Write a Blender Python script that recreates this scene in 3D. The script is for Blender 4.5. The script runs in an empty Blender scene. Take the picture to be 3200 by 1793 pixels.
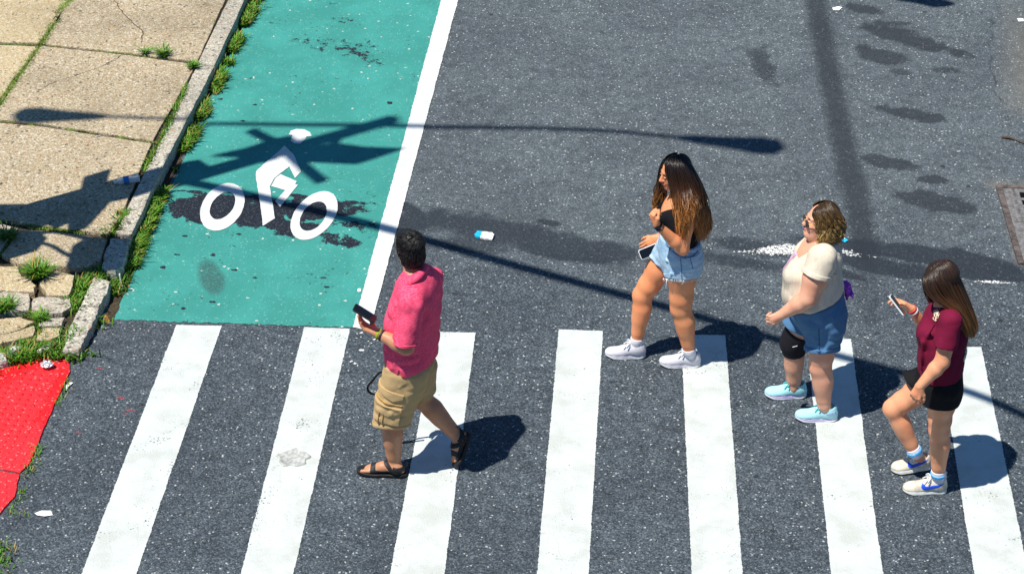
import bpy, bmesh, math, random
import numpy as np
from mathutils import Vector, Matrix
from mathutils.geometry import tessellate_polygon
R_ = math.radians
rng = np.random.default_rng(7)
random.seed(7)
scene = bpy.context.scene
COL = scene.collection

# ------------------------------------------------------------------ camera model
PITCH = R_(32.0); CAM_H = 8.5; FPX = 6801.0; CPX, CPY = 1600.0, 896.5
SP, CP = math.sin(PITCH), math.cos(PITCH)
def _ray(nx, ny):
    x = (nx-CPX)/FPX; v = (ny-CPY)/FPX
    return np.array((x, CP-v*SP, -SP-v*CP))
def ground(nx, ny, z=0.0):
    """surveyed point on the level z"""
    d = _ray(nx, ny); t = (z-CAM_H)/d[2]
    return np.array((d[0]*t, d[1]*t, z))
def at(nx, ny, Y):
    """surveyed point in the upright plane at depth Y"""
    d = _ray(nx, ny); t = Y/d[1]
    return np.array((d[0]*t, Y, CAM_H+d[2]*t))
class Survey:
    """measurements taken in an enlarged view"""
    def __init__(s, ox, oy, sc, Y0): s.o=(ox, oy); s.sc=sc; s.Y0=Y0
    def __call__(s, x, y, dy=0.0): return at(s.o[0]+x/s.sc, s.o[1]+y/s.sc, s.Y0+dy)
    def g(s, x, y, z=0.0): return ground(s.o[0]+x/s.sc, s.o[1]+y/s.sc, z)
    def mpp(s, z=1.0):
        zc = s.Y0*CP-(z-CAM_H)*SP
        return zc/FPX/s.sc
SUN = np.array((-0.37, -0.235, 1.0))     # towards the sun, per metre of height

# ------------------------------------------------------------------ objects
def link(o):
    COL.objects.link(o); return o
def tag(o, label=None, cat=None, group=None, kind=None):
    if label: o['label'] = label
    if cat: o['category'] = cat
    if group: o['group'] = group
    if kind: o['kind'] = kind
    return o
def mesh_data(name, V, faces, smooth=True):
    V = np.asarray(V, dtype=np.float32)
    me = bpy.data.meshes.new(name)
    if isinstance(faces, np.ndarray):
        n = faces.shape[1]
        me.vertices.add(len(V)); me.vertices.foreach_set('co', V.ravel())
        me.loops.add(faces.size); me.loops.foreach_set('vertex_index', faces.astype(np.int32).ravel())
        me.polygons.add(len(faces)); me.polygons.foreach_set('loop_start', np.arange(0, faces.size, n, dtype=np.int32))
        me.update(calc_edges=True)
    else:
        me.from_pydata(V.tolist(), [], faces)
    me.polygons.foreach_set('use_smooth', np.full(len(me.polygons), smooth))
    me.update()
    return me
def wloc(o):
    l = np.array(o.location)
    p = o.parent
    while p is not None:
        l = l+np.array(p.location); p = p.parent
    return l
def obj(name, V, faces, mat, parent=None, origin=None, smooth=True):
    """ONE mesh object from world-space vertices"""
    V = np.asarray(V, dtype=np.float64)
    org = np.zeros(3)
    if parent is not None: org = wloc(parent)
    elif origin is not None: org = np.asarray(origin, float)
    me = mesh_data(name, V-org, faces, smooth)
    if mat: me.materials.append(mat)
    o = bpy.data.objects.new(name, me)
    if parent is not None: o.parent = parent
    else: o.location = org
    return link(o)
def empty(name, loc):
    o = bpy.data.objects.new(name, None); o.location = loc; o.empty_display_size = .1
    return link(o)

# ------------------------------------------------------------------ value noise
_T2 = rng.random((256, 256)).astype(np.float32)
_T3 = rng.random((32, 32, 32)).astype(np.float32)
def n2(x, y, s=1.0, off=0.0):
    x = np.asarray(x)*s+off; y = np.asarray(y)*s+off*1.7
    xi = np.floor(x).astype(int); yi = np.floor(y).astype(int); fx = x-xi; fy = y-yi
    fx = fx*fx*(3-2*fx); fy = fy*fy*(3-2*fy)
    g = lambda a, b: _T2[(xi+a) & 255, (yi+b) & 255]
    return (g(0,0)*(1-fx)+g(1,0)*fx)*(1-fy)+(g(0,1)*(1-fx)+g(1,1)*fx)*fy
def fbm2(x, y, s=1.0, o=4, off=0.0):
    r = 0; a = .5; t = 0
    for i in range(o):
        r = r+a*n2(x, y, s*2**i, off+i*13.7); t += a; a *= .55
    return r/t
def n3(x, y, z):
    xi = np.floor(x).astype(np.int32); yi = np.floor(y).astype(np.int32); zi = np.floor(z).astype(np.int32)
    fx = x-xi; fy = y-yi; fz = z-zi
    fx = fx*fx*(3-2*fx); fy = fy*fy*(3-2*fy); fz = fz*fz*(3-2*fz)
    g = lambda a, b, c: _T3[(xi+a) & 31, (yi+b) & 31, (zi+c) & 31]
    a = g(0,0,0)*(1-fx)+g(1,0,0)*fx; b = g(0,1,0)*(1-fx)+g(1,1,0)*fx
    c = g(0,0,1)*(1-fx)+g(1,0,1)*fx; d = g(0,1,1)*(1-fx)+g(1,1,1)*fx
    a = a*(1-fy)+b*fy; c = c*(1-fy)+d*fy
    return a*(1-fz)+c*fz
def sstep(a, b, x):
    t = np.clip((x-a)/(b-a), 0, 1); return t*t*(3-2*t)

# ------------------------------------------------------------------ signed distance modelling
def smin(a, b, k):
    h = np.clip(.5+.5*(b-a)/k, 0, 1)
    return b*(1-h)+a*h-k*h*(1-h)
def smax(a, b, k): return -smin(-a, -b, k)
def unit(v):
    v = np.asarray(v, float); return v/np.linalg.norm(v)
class Grid:
    def __init__(s, lo, hi, h):
        s.h = h; s.lo = np.asarray(lo, float)
        n = np.ceil((np.asarray(hi)-s.lo)/h).astype(int)+1
        s.ax = [(s.lo[i]+h*np.arange(n[i])).astype(np.float32) for i in range(3)]
        s.n = n
    @property
    def X(s): return s.ax[0][:, None, None]
    @property
    def Y(s): return s.ax[1][None, :, None]
    @property
    def Z(s): return s.ax[2][None, None, :]
class Field:
    def __init__(s): s.p = []
    def cap(s, a, b, ra, rb=None, k=.02, op='+'):
        s.p.append(('cap', np.asarray(a, float), np.asarray(b, float), ra, ra if rb is None else rb, k, op)); return s
    def chain(s, pts, rad, k=.02):
        for i in range(len(pts)-1): s.cap(pts[i], pts[i+1], rad[i], rad[i+1], k)
        return s
    def ell(s, c, r, R=None, k=.02, op='+'):
        s.p.append(('ell', np.asarray(c, float), np.asarray(r, float), np.eye(3) if R is None else np.asarray(R, float), k, op)); return s
    def loft(s, st, yaw=0., k=.03, p=2.2):
        st = np.array(sorted(st), float)
        # smooth the stations
        z = np.linspace(st[0, 0], st[-1, 0], 60)
        A = np.stack([np.interp(z, st[:, 0], st[:, i]) for i in range(1, 5)], 1)
        B = A.copy()
        for _ in range(12): B[1:-1] = .25*B[:-2]+.5*B[1:-1]+.25*B[2:]
        s.p.append(('loft', z, B, yaw, p, k, '+')); return s
    def box(s, q):
        if q[0] == 'cap':
            r = max(q[3], q[4]); return np.minimum(q[1], q[2])-r, np.maximum(q[1], q[2])+r
        if q[0] == 'ell':
            e = np.sqrt(((q[3]*q[2][:, None])**2).sum(0)); return q[1]-e, q[1]+e
        z, B = q[1], q[2]; m = B[:, 2:].max()
        return np.array((B[:, 0].min()-m, B[:, 1].min()-m, z[0])), np.array((B[:, 0].max()+m, B[:, 1].max()+m, z[-1]))
    def bounds(s, pad=.02):
        bs = [s.box(q) for q in s.p if q[-1] == '+']
        return np.min([b[0] for b in bs], 0)-pad, np.max([b[1] for b in bs], 0)+pad
    def eval(s, G, far=.06):
        D = np.full(G.n, far, np.float32)
        for q in s.p:
            k, op = q[-2], q[-1]
            lo, hi = s.box(q); m = k+.045
            sl = []
            for i in range(3):
                a = np.searchsorted(G.ax[i], lo[i]-m); b = np.searchsorted(G.ax[i], hi[i]+m)
                sl.append(slice(a, b))
            if any(t.stop <= t.start for t in sl): continue
            X = G.X[sl[0]]; Y = G.Y[:, sl[1]]; Z = G.Z[:, :, sl[2]]
            if q[0] == 'cap':
                a, b, ra, rb = q[1:5]; ba = b-a; L = max(ba@ba, 1e-12)
                px, py, pz = X-np.float32(a[0]), Y-np.float32(a[1]), Z-np.float32(a[2])
                t = np.clip((px*ba[0]+py*ba[1]+pz*ba[2])/L, 0, 1).astype(np.float32)
                d = np.sqrt((px-t*np.float32(ba[0]))**2+(py-t*np.float32(ba[1]))**2+(pz-t*np.float32(ba[2]))**2)-(ra+(rb-ra)*t)
            elif q[0] == 'ell':
                c, r, R = q[1:4]
                px, py, pz = X-np.float32(c[0]), Y-np.float32(c[1]), Z-np.float32(c[2])
                k0 = 0; k1 = 0
                for i in range(3):
                    u = (px*R[i, 0]+py*R[i, 1]+pz*R[i, 2])/r[i]
                    k0 = k0+u*u; k1 = k1+(u/r[i])**2
                k0 = np.sqrt(k0); d = k0*(k0-1)/np.maximum(np.sqrt(k1), 1e-6)
            else:
                z, B, yaw, p = q[1:5]; zz = G.ax[2][sl[2]]
                cx, cy, rf, rl = [np.interp(zz, z, B[:, i]).astype(np.float32)[None, None, :] for i in range(4)]
                f = (-math.cos(yaw), math.sin(yaw)); l = (-math.sin(yaw), -math.cos(yaw))
                u = np.abs((X-cx)*f[0]+(Y-cy)*f[1])/rf; v = np.abs((X-cx)*l[0]+(Y-cy)*l[1])/rl
                d = ((u**p+v**p)**(1/p)-1)*np.minimum(rf, rl)
                d = smax(d, np.maximum(z[0]-zz, zz-z[-1])[None, None, :].astype(np.float32)+.012, .025)
            blk = D[sl[0], sl[1], sl[2]]
            D[sl[0], sl[1], sl[2]] = smin(blk, d, k) if op == '+' else smax(blk, -d, k)
        return D
_C = np.array([(i, j, k) for i in (0, 1) for j in (0, 1) for k in (0, 1)])
_E = [(a, b) for a in range(8) for b in range(a+1, 8) if np.abs(_C[a]-_C[b]).sum() == 1]
def nets(D, G):
    S = D < 0
    for ax in range(3):                              # keep the surface closed at the grid border
        sl = [slice(None)]*3
        for e in (0, -1):
            sl[ax] = e; S[tuple(sl)] = False; D[tuple(sl)] = np.maximum(D[tuple(sl)], 1e-4)
    cnt = np.zeros([n-1 for n in S.shape], np.int8)
    for c in _C: cnt += S[c[0]:S.shape[0]-1+c[0], c[1]:S.shape[1]-1+c[1], c[2]:S.shape[2]-1+c[2]]
    act = (cnt > 0) & (cnt < 8); del cnt
    I = np.argwhere(act)
    ids = np.full(act.shape, -1, np.int32); ids[act] = np.arange(len(I), dtype=np.int32)
    V = np.stack([D[I[:, 0]+c[0], I[:, 1]+c[1], I[:, 2]+c[2]] for c in _C], 1)
    acc = np.zeros((len(I), 3)); n = np.zeros(len(I))
    for a, b in _E:
        va, vb = V[:, a], V[:, b]; cr = (va < 0) != (vb < 0)
        t = np.where(cr, va/np.where(cr, va-vb, 1), 0)
        acc += np.where(cr[:, None], _C[a]+(_C[b]-_C[a])*t[:, None], 0); n += cr
    P = (I+acc/np.maximum(n, 1)[:, None])*G.h+G.lo
    Q = []
    for ax in range(3):
        o1, o2 = (ax+1) % 3, (ax+2) % 3
        s0 = [slice(1, -1)]*3; s1 = [slice(1, -1)]*3
        s0[ax] = slice(0, -1); s1[ax] = slice(1, None)
        e = np.argwhere(S[tuple(s0)] != S[tuple(s1)])
        if not len(e): continue
        e[:, o1] += 1; e[:, o2] += 1
        fl = S[e[:, 0], e[:, 1], e[:, 2]]
        def cell(d1, d2):
            q = e.copy(); q[:, o1] += d1; q[:, o2] += d2
            return ids[q[:, 0], q[:, 1], q[:, 2]]
        q = np.stack([cell(-1, -1), cell(0, -1), cell(0, 0), cell(-1, 0)], 1)
        q[~fl] = q[~fl][:, ::-1]
        Q.append(q)
    return P, np.concatenate(Q)
def build(name, fn, lo, hi, h, mat, parent=None, origin=None, M=None):
    """mesh the zero level of fn(Grid)"""
    G = Grid(lo, hi, h)
    D = fn(G)
    if not ((D[1:-1, 1:-1, 1:-1] < 0).any() and (D > 0).any()):
        print('EMPTY', name, G.n, float(D.min())); return None
    V, Q = nets(D, G)
    if M is not None: V = V@M[0].T+M[1]
    return obj(name, V, Q, mat, parent, origin)
def patch(name, fld, reg, t, lo, hi, h, mat, parent, depth=.004, M=None, extra=None):
    """a layer of thickness t lying on a field, limited to a region"""
    def fn(G):
        D = fld(G) if callable(fld) else fld.eval(G)
        d = np.maximum(D-t, -(D+depth))
        d = smax(d, reg(G).astype(np.float32), .003)
        return d
    return build(name, fn, lo, hi, h, mat, parent, M=M)
def plane(G, p, n):
    n = unit(n)
    return (G.X-p[0])*n[0]+(G.Y-p[1])*n[1]+(G.Z-p[2])*n[2]
def slab(G, p, n, half): return np.abs(plane(G, p, n))-half
def segd(u, v, a, b, r):
    """2-D distance to a stroke"""
    ba = (b[0]-a[0], b[1]-a[1]); L = max(ba[0]**2+ba[1]**2, 1e-12)
    t = np.clip(((u-a[0])*ba[0]+(v-a[1])*ba[1])/L, 0, 1)
    return np.sqrt((u-a[0]-t*ba[0])**2+(v-a[1]-t*ba[1])**2)-r
def polyd(u, v, P):
    """2-D signed distance to a polygon"""
    d = 1e9; s = np.ones(np.broadcast(u, v).shape)
    n = len(P)
    for i in range(n):
        a = P[i]; b = P[i-1]
        e = (b[0]-a[0], b[1]-a[1]); w0 = u-a[0]; w1 = v-a[1]
        t = np.clip((w0*e[0]+w1*e[1])/(e[0]**2+e[1]**2), 0, 1)
        d = np.minimum(d, (w0-e[0]*t)**2+(w1-e[1]*t)**2)
        c1 = v >= a[1]; c2 = v < b[1]; c3 = e[0]*w1 > e[1]*w0
        flip = (c1 & c2 & c3) | (~c1 & ~c2 & ~c3)
        s = np.where(flip, -s, s)
    return s*np.sqrt(d)
def lin(G, p, d): return (G.X-p[0])*d[0]+(G.Y-p[1])*d[1]+(G.Z-p[2])*d[2]

# ------------------------------------------------------------------ tubes, strands, sheets
def resample(P, n):
    P = np.asarray(P, float); m = len(P)
    t = np.linspace(0, m-1, n); i = np.clip(t.astype(int), 0, m-2); f = (t-i)[:, None]
    p0 = P[np.clip(i-1, 0, m-1)]; p1 = P[i]; p2 = P[i+1]; p3 = P[np.clip(i+2, 0, m-1)]
    return .5*((2*p1)+(-p0+p2)*f+(2*p0-5*p1+4*p2-p3)*f*f+(-p0+3*p1-3*p2+p3)*f**3)
def tube_arrays(paths, radii, sides=4):
    """many tubes as ONE vertex/quad array; radii: list of arrays"""
    Vs, Qs = [], []; base = 0
    for P, r in zip(paths, radii):
        n = len(P); T = np.gradient(P, axis=0); T /= np.linalg.norm(T, axis=1)[:, None]+1e-9
        ref = np.array((.31, .23, .92)) if abs(T[:, 2]).mean() < .9 else np.array((1., .2, 0))
        A = np.cross(T, ref); A /= np.linalg.norm(A, axis=1)[:, None]+1e-9; B = np.cross(T, A)
        an = np.arange(sides)*2*math.pi/sides
        ring = P[:, None, :]+np.asarray(r).reshape(-1, 1, 1)*(np.cos(an)[None, :, None]*A[:, None]+np.sin(an)[None, :, None]*B[:, None])
        Vs.append(ring.reshape(-1, 3))
        i, j = np.meshgrid(np.arange(n-1), np.arange(sides), indexing='ij')
        q = np.stack([i*sides+j, i*sides+(j+1) % sides, (i+1)*sides+(j+1) % sides, (i+1)*sides+j], -1).reshape(-1, 4)+base
        Qs.append(q); c = base
        Qs.append(np.array([[c+0, c+sides-1, c+sides//2, c+1]])) if sides >= 4 else None
        c = base+(n-1)*sides
        Qs.append(np.array([[c+0, c+1, c+sides//2, c+sides-1]])) if sides >= 4 else None
        base += n*sides
    return np.concatenate(Vs), np.concatenate(Qs)
def tube(name, P, r, mat, parent=None, sides=8, n=None, origin=None):
    P = np.asarray(P, float)
    if n: P = resample(P, n)
    rr = np.full(len(P), r) if np.isscalar(r) else np.interp(np.linspace(0, 1, len(P)), np.linspace(0, 1, len(r)), r)
    V, Q = tube_arrays([P], [rr], sides)
    return obj(name, V, Q, mat, parent, origin)
def rough_outline(P, step=.03, amp=.006, closed=True, seed=0):
    """subdivide a planar outline and fray it"""
    r = np.random.default_rng(seed); P = [np.asarray(p, float)[:2] for p in P]; out = []
    for i in range(len(P)):
        a, b = P[i], P[(i+1) % len(P)]; L = np.linalg.norm(b-a); n = max(1, int(L/step))
        nrm = np.array((-(b-a)[1], (b-a)[0]))/max(L, 1e-9)
        for k in range(n):
            p = a+(b-a)*k/n
            w = (n2(p[0]*9, p[1]*9, 1, seed*3.1)-.5)*.9+(n2(p[0]*37, p[1]*37, 1, seed*1.1)-.5)*.6+(r.random()-.5)*.9
            out.append(p+nrm*w*amp)
    return np.array(out)
def sheet(name, outline, z, mat, parent=None, origin=None, holes=()):
    loops = [[Vector((p[0], p[1], 0)) for p in outline]]+[[Vector((p[0], p[1], 0)) for p in h] for h in holes]
    tri = tessellate_polygon(loops)
    V = np.array([(p[0], p[1], z) for l in loops for p in l])
    F = []
    for t in tri:
        a, b, c = V[t[0]], V[t[1]], V[t[2]]
        cr = (b[0]-a[0])*(c[1]-a[1])-(b[1]-a[1])*(c[0]-a[0])
        F.append(tuple(t) if cr > 0 else (t[0], t[2], t[1]))
    return obj(name, V, F, mat, parent, origin, smooth=False)
def prism(name, outline, z0, z1, mat, parent=None, origin=None, bevel=0., top_jit=0.):
    bm = bmesh.new()
    vs = [bm.verts.new((p[0], p[1], (z1 if np.isscalar(z1) else z1(p[0], p[1])))) for p in outline]
    f = bm.faces.new(vs)
    if f.normal.z < 0 or sum((outline[i-1][0]*outline[i][1]-outline[i][0]*outline[i-1][1]) for i in range(len(outline))) < 0: f.normal_flip()
    top = list(f.edges)
    ret = bmesh.ops.extrude_face_region(bm, geom=[f])
    nv = [g for g in ret['geom'] if isinstance(g, bmesh.types.BMVert)]
    for v in nv: v.co.z = v.co.z
    for v in vs: v.co.z = z0
    bmesh.ops.recalc_face_normals(bm, faces=bm.faces)
    if bevel:
        te = [e for e in bm.edges if all(v in nv for v in e.verts)]
        bmesh.ops.bevel(bm, geom=te, offset=bevel, segments=2, profile=.6, affect='EDGES')
    me = bpy.data.meshes.new(name); bm.to_mesh(me); bm.free()
    V = np.empty(len(me.vertices)*3); me.vertices.foreach_get('co', V); V = V.reshape(-1, 3)
    org = wloc(parent) if parent is not None else (np.zeros(3) if origin is None else np.asarray(origin, float))
    me.vertices.foreach_set('co', (V-org).ravel()); me.update()
    if mat: me.materials.append(mat)
    o = bpy.data.objects.new(name, me)
    if parent is not None: o.parent = parent
    else: o.location = org
    return link(o)
def join_arrays(L):
    V = []; Q = []; b = 0
    for v, q in L:
        V.append(v); Q.append(q+b); b += len(v)
    return np.concatenate(V), np.concatenate(Q)

# ------------------------------------------------------------------ node helper
class NT:
    def __init__(s, name, rough=.6, spec=.3):
        s.m = bpy.data.materials.new(name); s.m.use_nodes = True
        s.t = s.m.node_tree; s.b = s.t.nodes['Principled BSDF']
        s.b.inputs['Roughness'].default_value = rough
        s.b.inputs['Specular IOR Level'].default_value = spec
        s._pos = None
    def n(s, typ, **kw):
        nd = s.t.nodes.new(typ)
        for k, v in kw.items(): setattr(nd, k, v)
        return nd
    def set(s, sock, v):
        if hasattr(v, 'is_output'): s.t.links.new(v, sock)
        elif isinstance(v, (tuple, list)) and len(v) == 3 and sock.type == 'RGBA': sock.default_value = (*v, 1)
        else: sock.default_value = v
    def pos(s):
        if s._pos is None: s._pos = s.n('ShaderNodeNewGeometry')
        return s._pos.outputs['Position']
    def objc(s): return s.n('ShaderNodeTexCoord').outputs['Object']
    def island(s): s.pos(); return s._pos.outputs['Random Per Island']
    def attr(s, name): return s.n('ShaderNodeAttribute', attribute_name=name).outputs['Fac']
    def scale(s, v, sc):
        nd = s.n('ShaderNodeMapping'); s.set(nd.inputs['Vector'], v); nd.inputs['Scale'].default_value = sc if isinstance(sc, tuple) else (sc,)*3
        return nd.outputs[0]
    def rot(s, v, e):
        nd = s.n('ShaderNodeMapping'); s.set(nd.inputs['Vector'], v); nd.inputs['Rotation'].default_value = e
        return nd.outputs[0]
    def noise(s, sc, det=2., rough=.5, v=None, dist=0.):
        nd = s.n('ShaderNodeTexNoise'); s.set(nd.inputs['Vector'], v or s.pos())
        nd.inputs['Scale'].default_value = sc; nd.inputs['Detail'].default_value = det
        nd.inputs['Roughness'].default_value = rough; nd.inputs['Distortion'].default_value = dist
        return nd.outputs['Fac']
    def voro(s, sc, v=None, out='Color', feature='F1', rand=1.):
        nd = s.n('ShaderNodeTexVoronoi', feature=feature); s.set(nd.inputs['Vector'], v or s.pos())
        nd.inputs['Scale'].default_value = sc; nd.inputs['Randomness'].default_value = rand
        o = nd.outputs[out]
        if out == 'Color':
            sp = s.n('ShaderNodeSeparateColor'); s.t.links.new(o, sp.inputs[0]); return sp.outputs[0]
        return o
    def ramp(s, f, stops, interp='LINEAR'):
        nd = s.n('ShaderNodeValToRGB'); s.set(nd.inputs[0], f); cr = nd.color_ramp; cr.interpolation = interp
        while len(cr.elements) < len(stops): cr.elements.new(.5)
        for e, (p, c) in zip(cr.elements, stops):
            e.position = p; e.color = (c, c, c, 1) if np.isscalar(c) else (*c, 1)
        return nd.outputs[0]
    def mix(s, f, a, b, mode='MIX'):
        nd = s.n('ShaderNodeMix', data_type='RGBA', blend_type=mode)
        s.set(nd.inputs[0], f); s.set(nd.inputs[6], a if not np.isscalar(a) or hasattr(a, 'is_output') else (a,)*3); s.set(nd.inputs[7], b if not np.isscalar(b) or hasattr(b, 'is_output') else (b,)*3)
        return nd.outputs[2]
    def math(s, op, a, b=0., c=0.):
        nd = s.n('ShaderNodeMath', operation=op)
        for i, v in enumerate((a, b, c)): s.set(nd.inputs[i], v)
        return nd.outputs[0]
    def step(s, f, a, b):
        nd = s.n('ShaderNodeMapRange', interpolation_type='SMOOTHSTEP'); s.set(nd.inputs[0], f)
        nd.inputs[1].default_value = a; nd.inputs[2].default_value = b
        return nd.outputs[0]
    def bump(s, h, strength=.3, dist=.01):
        nd = s.n('ShaderNodeBump'); s.set(nd.inputs['Height'], h); nd.inputs['Strength'].default_value = strength; nd.inputs['Distance'].default_value = dist
        s.t.links.new(nd.outputs[0], s.b.inputs['Normal'])
    def color(s, c): s.set(s.b.inputs['Base Color'], c); return s
    def done(s): return s.m
# ================================================================== MATERIALS OF THE STREET
def m_asphalt():
    m = NT('asphalt', .82, .25)
    p = m.pos()
    fine = m.voro(125, p); mid = m.voro(84, p)
    c1 = m.ramp(fine, [(0, (.020, .027, .034)), (.45, (.068, .086, .102)), (.75, (.118, .143, .162)), (.93, (.20, .228, .245)), (1, (.33, .36, .38))])
    c2 = m.ramp(mid, [(0, (.020, .027, .034)), (.55, (.072, .091, .108)), (.88, (.14, .166, .182)), (.975, (.24, .27, .285)), (1, (.45, .47, .48))])
    col = m.mix(.40, c1, c2)
    tone = m.attr('tone')
    col = m.mix(m.math('MULTIPLY', tone, .28), col, (.108, .120, .128))
    lum = m.noise(1.1, 4., .6)
    col = m.mix(m.step(lum, .35, .7), m.mix(1., col, (.86, .86, .87), 'MULTIPLY'), m.mix(1., col, (1.10, 1.10, 1.09), 'MULTIPLY'))
    col = m.mix(tone, m.mix(1., col, (.78, .79, .81), 'MULTIPLY'), m.mix(1., col, (1.0, 1.0, .985), 'MULTIPLY'))
    lum2 = m.noise(9., 3., .6)
    col = m.mix(1., col, m.ramp(lum2, [(.3, .72), (.55, 1.), (.8, 1.12)]), 'MULTIPLY')
    pale = m.math('GREATER_THAN', m.voro(96, p), .988)
    col = m.mix(m.math('MULTIPLY', pale, .8), col, (.50, .52, .50))
    dark = m.step(m.noise(6.5, 5., .62), .70, .74)
    col = m.mix(m.math('MULTIPLY', dark, .7), col, (.016, .019, .025))
    gum = m.step(m.math('ADD', m.voro(2.1, p, 'Distance'), m.math('MULTIPLY', m.noise(20., 2.), .06)), .085, .060)
    col = m.mix(m.math('MULTIPLY', gum, .75), col, (.016, .018, .022))
    # stains, cracks and worn markings that belong to the road surface
    jag = m.math('SUBTRACT', m.noise(55., 3., .6), .5)
    st = m.math('ADD', m.attr('stain'), m.math('MULTIPLY', jag, .5))
    col = m.mix(m.math('MULTIPLY', m.step(m.math('ADD', st, m.math('MULTIPLY', m.math('SUBTRACT', m.noise(9., 5., .7), .5), .9)), .12, .62), .80), col, (.013, .018, .027))
    soft = m.math('MULTIPLY', m.step(m.math('ADD', m.attr('soft'), m.math('MULTIPLY', m.math('SUBTRACT', m.noise(26., 4., .7), .5), .9)), .08, .75), .95)
    col = m.mix(m.math('MULTIPLY', soft, .80), col, (.018, .022, .028))
    dust = m.attr('dust')
    col = m.mix(m.math('MULTIPLY', dust, .6), col, (.20, .175, .13))
    ck = m.math('ADD', m.attr('crack'), m.math('MULTIPLY', jag, .5))
    col = m.mix(m.math('MULTIPLY', m.step(ck, .60, .80), .55), col, (.014, .016, .019))
    wh = m.math('ADD', m.attr('worn'), m.math('MULTIPLY', m.math('SUBTRACT', m.noise(48., 3., .7), .5), 1.5))
    col = m.mix(m.step(wh, .55, .62), col, (.72, .72, .68))
    rd = m.math('ADD', m.attr('red'), m.math('MULTIPLY', jag, 1.2))
    col = m.mix(m.math('MULTIPLY', m.step(rd, .6, .7), .7), col, (.45, .02, .04))
    m.color(col)
    m.bump(m.math('ADD', m.math('MULTIPLY', fine, .6), m.math('MULTIPLY', m.voro(84, p, 'Distance'), -.8)), .55, .008)
    return m.done()
def m_paint(name, c, chip=.64, dirt=(.45, .45, .40), under=(.05, .056, .064)):
    m = NT(name, .62, .35)
    a = m.noise(5., 4., .6); b = m.noise(60., 3., .65)
    col = m.mix(m.math('MULTIPLY', m.step(a, .40, .70), .52), c, dirt)
    col = m.mix(m.math('MULTIPLY', m.step(m.noise(150., 2., .6), .60, .72), .45), col, dirt)
    ln = m.math('ABSOLUTE', m.math('SUBTRACT', m.noise(2.6, 5., .65), .5))
    col = m.mix(m.math('MULTIPLY', m.math('MULTIPLY', m.step(ln, .004, .001), m.step(m.noise(.9, 2.), .52, .62)), .35), col, under)
    sc = m.step(m.noise(1., 4., .7, m.scale(m.rot(m.pos(), (0, 0, .5)), (2.2, 38., 1.))), .60, .75)
    col = m.mix(m.math('MULTIPLY', sc, .42), col, dirt)
    ch = m.math('ADD', m.math('MULTIPLY', b, .55), m.math('MULTIPLY', m.noise(3.3, 3.), .42))
    col = m.mix(m.step(ch, chip, chip+.03), col, under)
    m.color(col)
    m.bump(m.math('ADD', m.voro(95, out='Distance'), m.math('MULTIPLY', b, .6)), .30, .006)
    return m.done()
def m_green():
    m = NT('green_lane_paint', .7, .3)
    p = m.pos()
    a = m.noise(2.2, 5., .6); f = m.noise(85., 3., .7)
    col = m.mix(m.step(a, .35, .7), (.036, .232, .197), (.048, .288, .249))
    col = m.mix(m.math('MULTIPLY', m.step(f, .55, .75), .55), col, (.030, .155, .125))
    col = m.mix(m.math('MULTIPLY', m.math('GREATER_THAN', m.voro(95, p), .965), .5), col, (.20, .44, .37))
    col = m.mix(m.math('MULTIPLY', m.math('GREATER_THAN', m.voro(60, p), .9965), .8), col, (.60, .60, .48))
    sv = m.noise(1., 5., .7, m.scale(m.rot(p, (0, 0, .085)), (16., 1.1, 1.)))
    col = m.mix(m.math('MULTIPLY', m.step(sv, .55, .78), .35), col, (.034, .165, .145))
    col = m.mix(m.math('MULTIPLY', m.step(sv, .45, .22), .22), col, (.085, .345, .295))
    sp = m.step(m.math('ADD', m.math('MULTIPLY', m.noise(24., 4., .6), .7), m.math('MULTIPLY', m.noise(2.5, 2.), .3)), .625, .65)
    col = m.mix(m.math('MULTIPLY', sp, .75), col, (.018, .040, .042))
    jag = m.math('SUBTRACT', m.noise(11., 7., .76), .5)
    st = m.math('ADD', m.attr('stain'), m.math('MULTIPLY', jag, 1.25))
    tar = m.ramp(m.voro(110, p), [(0, (.006, .009, .015)), (.8, (.012, .016, .025)), (1, (.06, .07, .08))])
    col = m.mix(m.step(st, .5, .56), col, tar)
    sf = m.attr('soft')
    col = m.mix(m.math('MULTIPLY', sf, m.ramp(m.noise(60., 2.), [(.3, .3), (.6, .75)])), col, (.035, .055, .055))
    m.color(col)
    m.bump(m.math('ADD', m.voro(95, p, 'Distance'), m.math('MULTIPLY', f, .5)), .35, .007)
    return m.done()
def m_aggregate(name, base, pale, dark, sc=1., sat=1.):
    m = NT(name, .85, .2)
    p = m.objc()
    v1 = m.voro(74*sc, p); v2 = m.voro(125*sc, p); v3 = m.voro(52*sc, p)
    col = m.ramp(v1, [(0, dark), (.25, base), (.6, base), (.8, pale), (.93, tuple(min(1, 1.35*x) for x in pale)), (1, (.72, .69, .62))])
    col = m.mix(.45, col, m.ramp(v2, [(0, tuple(.45*x for x in dark)), (.35, base), (.75, pale), (1, (.66, .62, .54))]))
    col = m.mix(m.math('MULTIPLY', m.math('GREATER_THAN', v3, .972), .6), col, (.42, .22, .10))
    col = m.mix(m.math('MULTIPLY', m.math('LESS_THAN', v3, .022), .75), col, (.06, .05, .045))
    big = m.noise(1.3, 5., .6, p)
    col = m.mix(1., col, m.ramp(big, [(.25, .72), (.5, 1.), (.8, 1.12)]), 'MULTIPLY')
    blot = m.step(m.noise(5., 5., .6, p), .66, .72)
    col = m.mix(m.math('MULTIPLY', blot, .4), col, dark)
    gum = m.step(m.voro(2.3, p, 'Distance'), .055, .035)
    col = m.mix(m.math('MULTIPLY', gum, .85), col, (.03, .028, .028))
    m.color(col); m.bump(m.math('ADD', m.voro(74*sc, p, 'Distance'), v2), .6, .008)
    return m.done()
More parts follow.
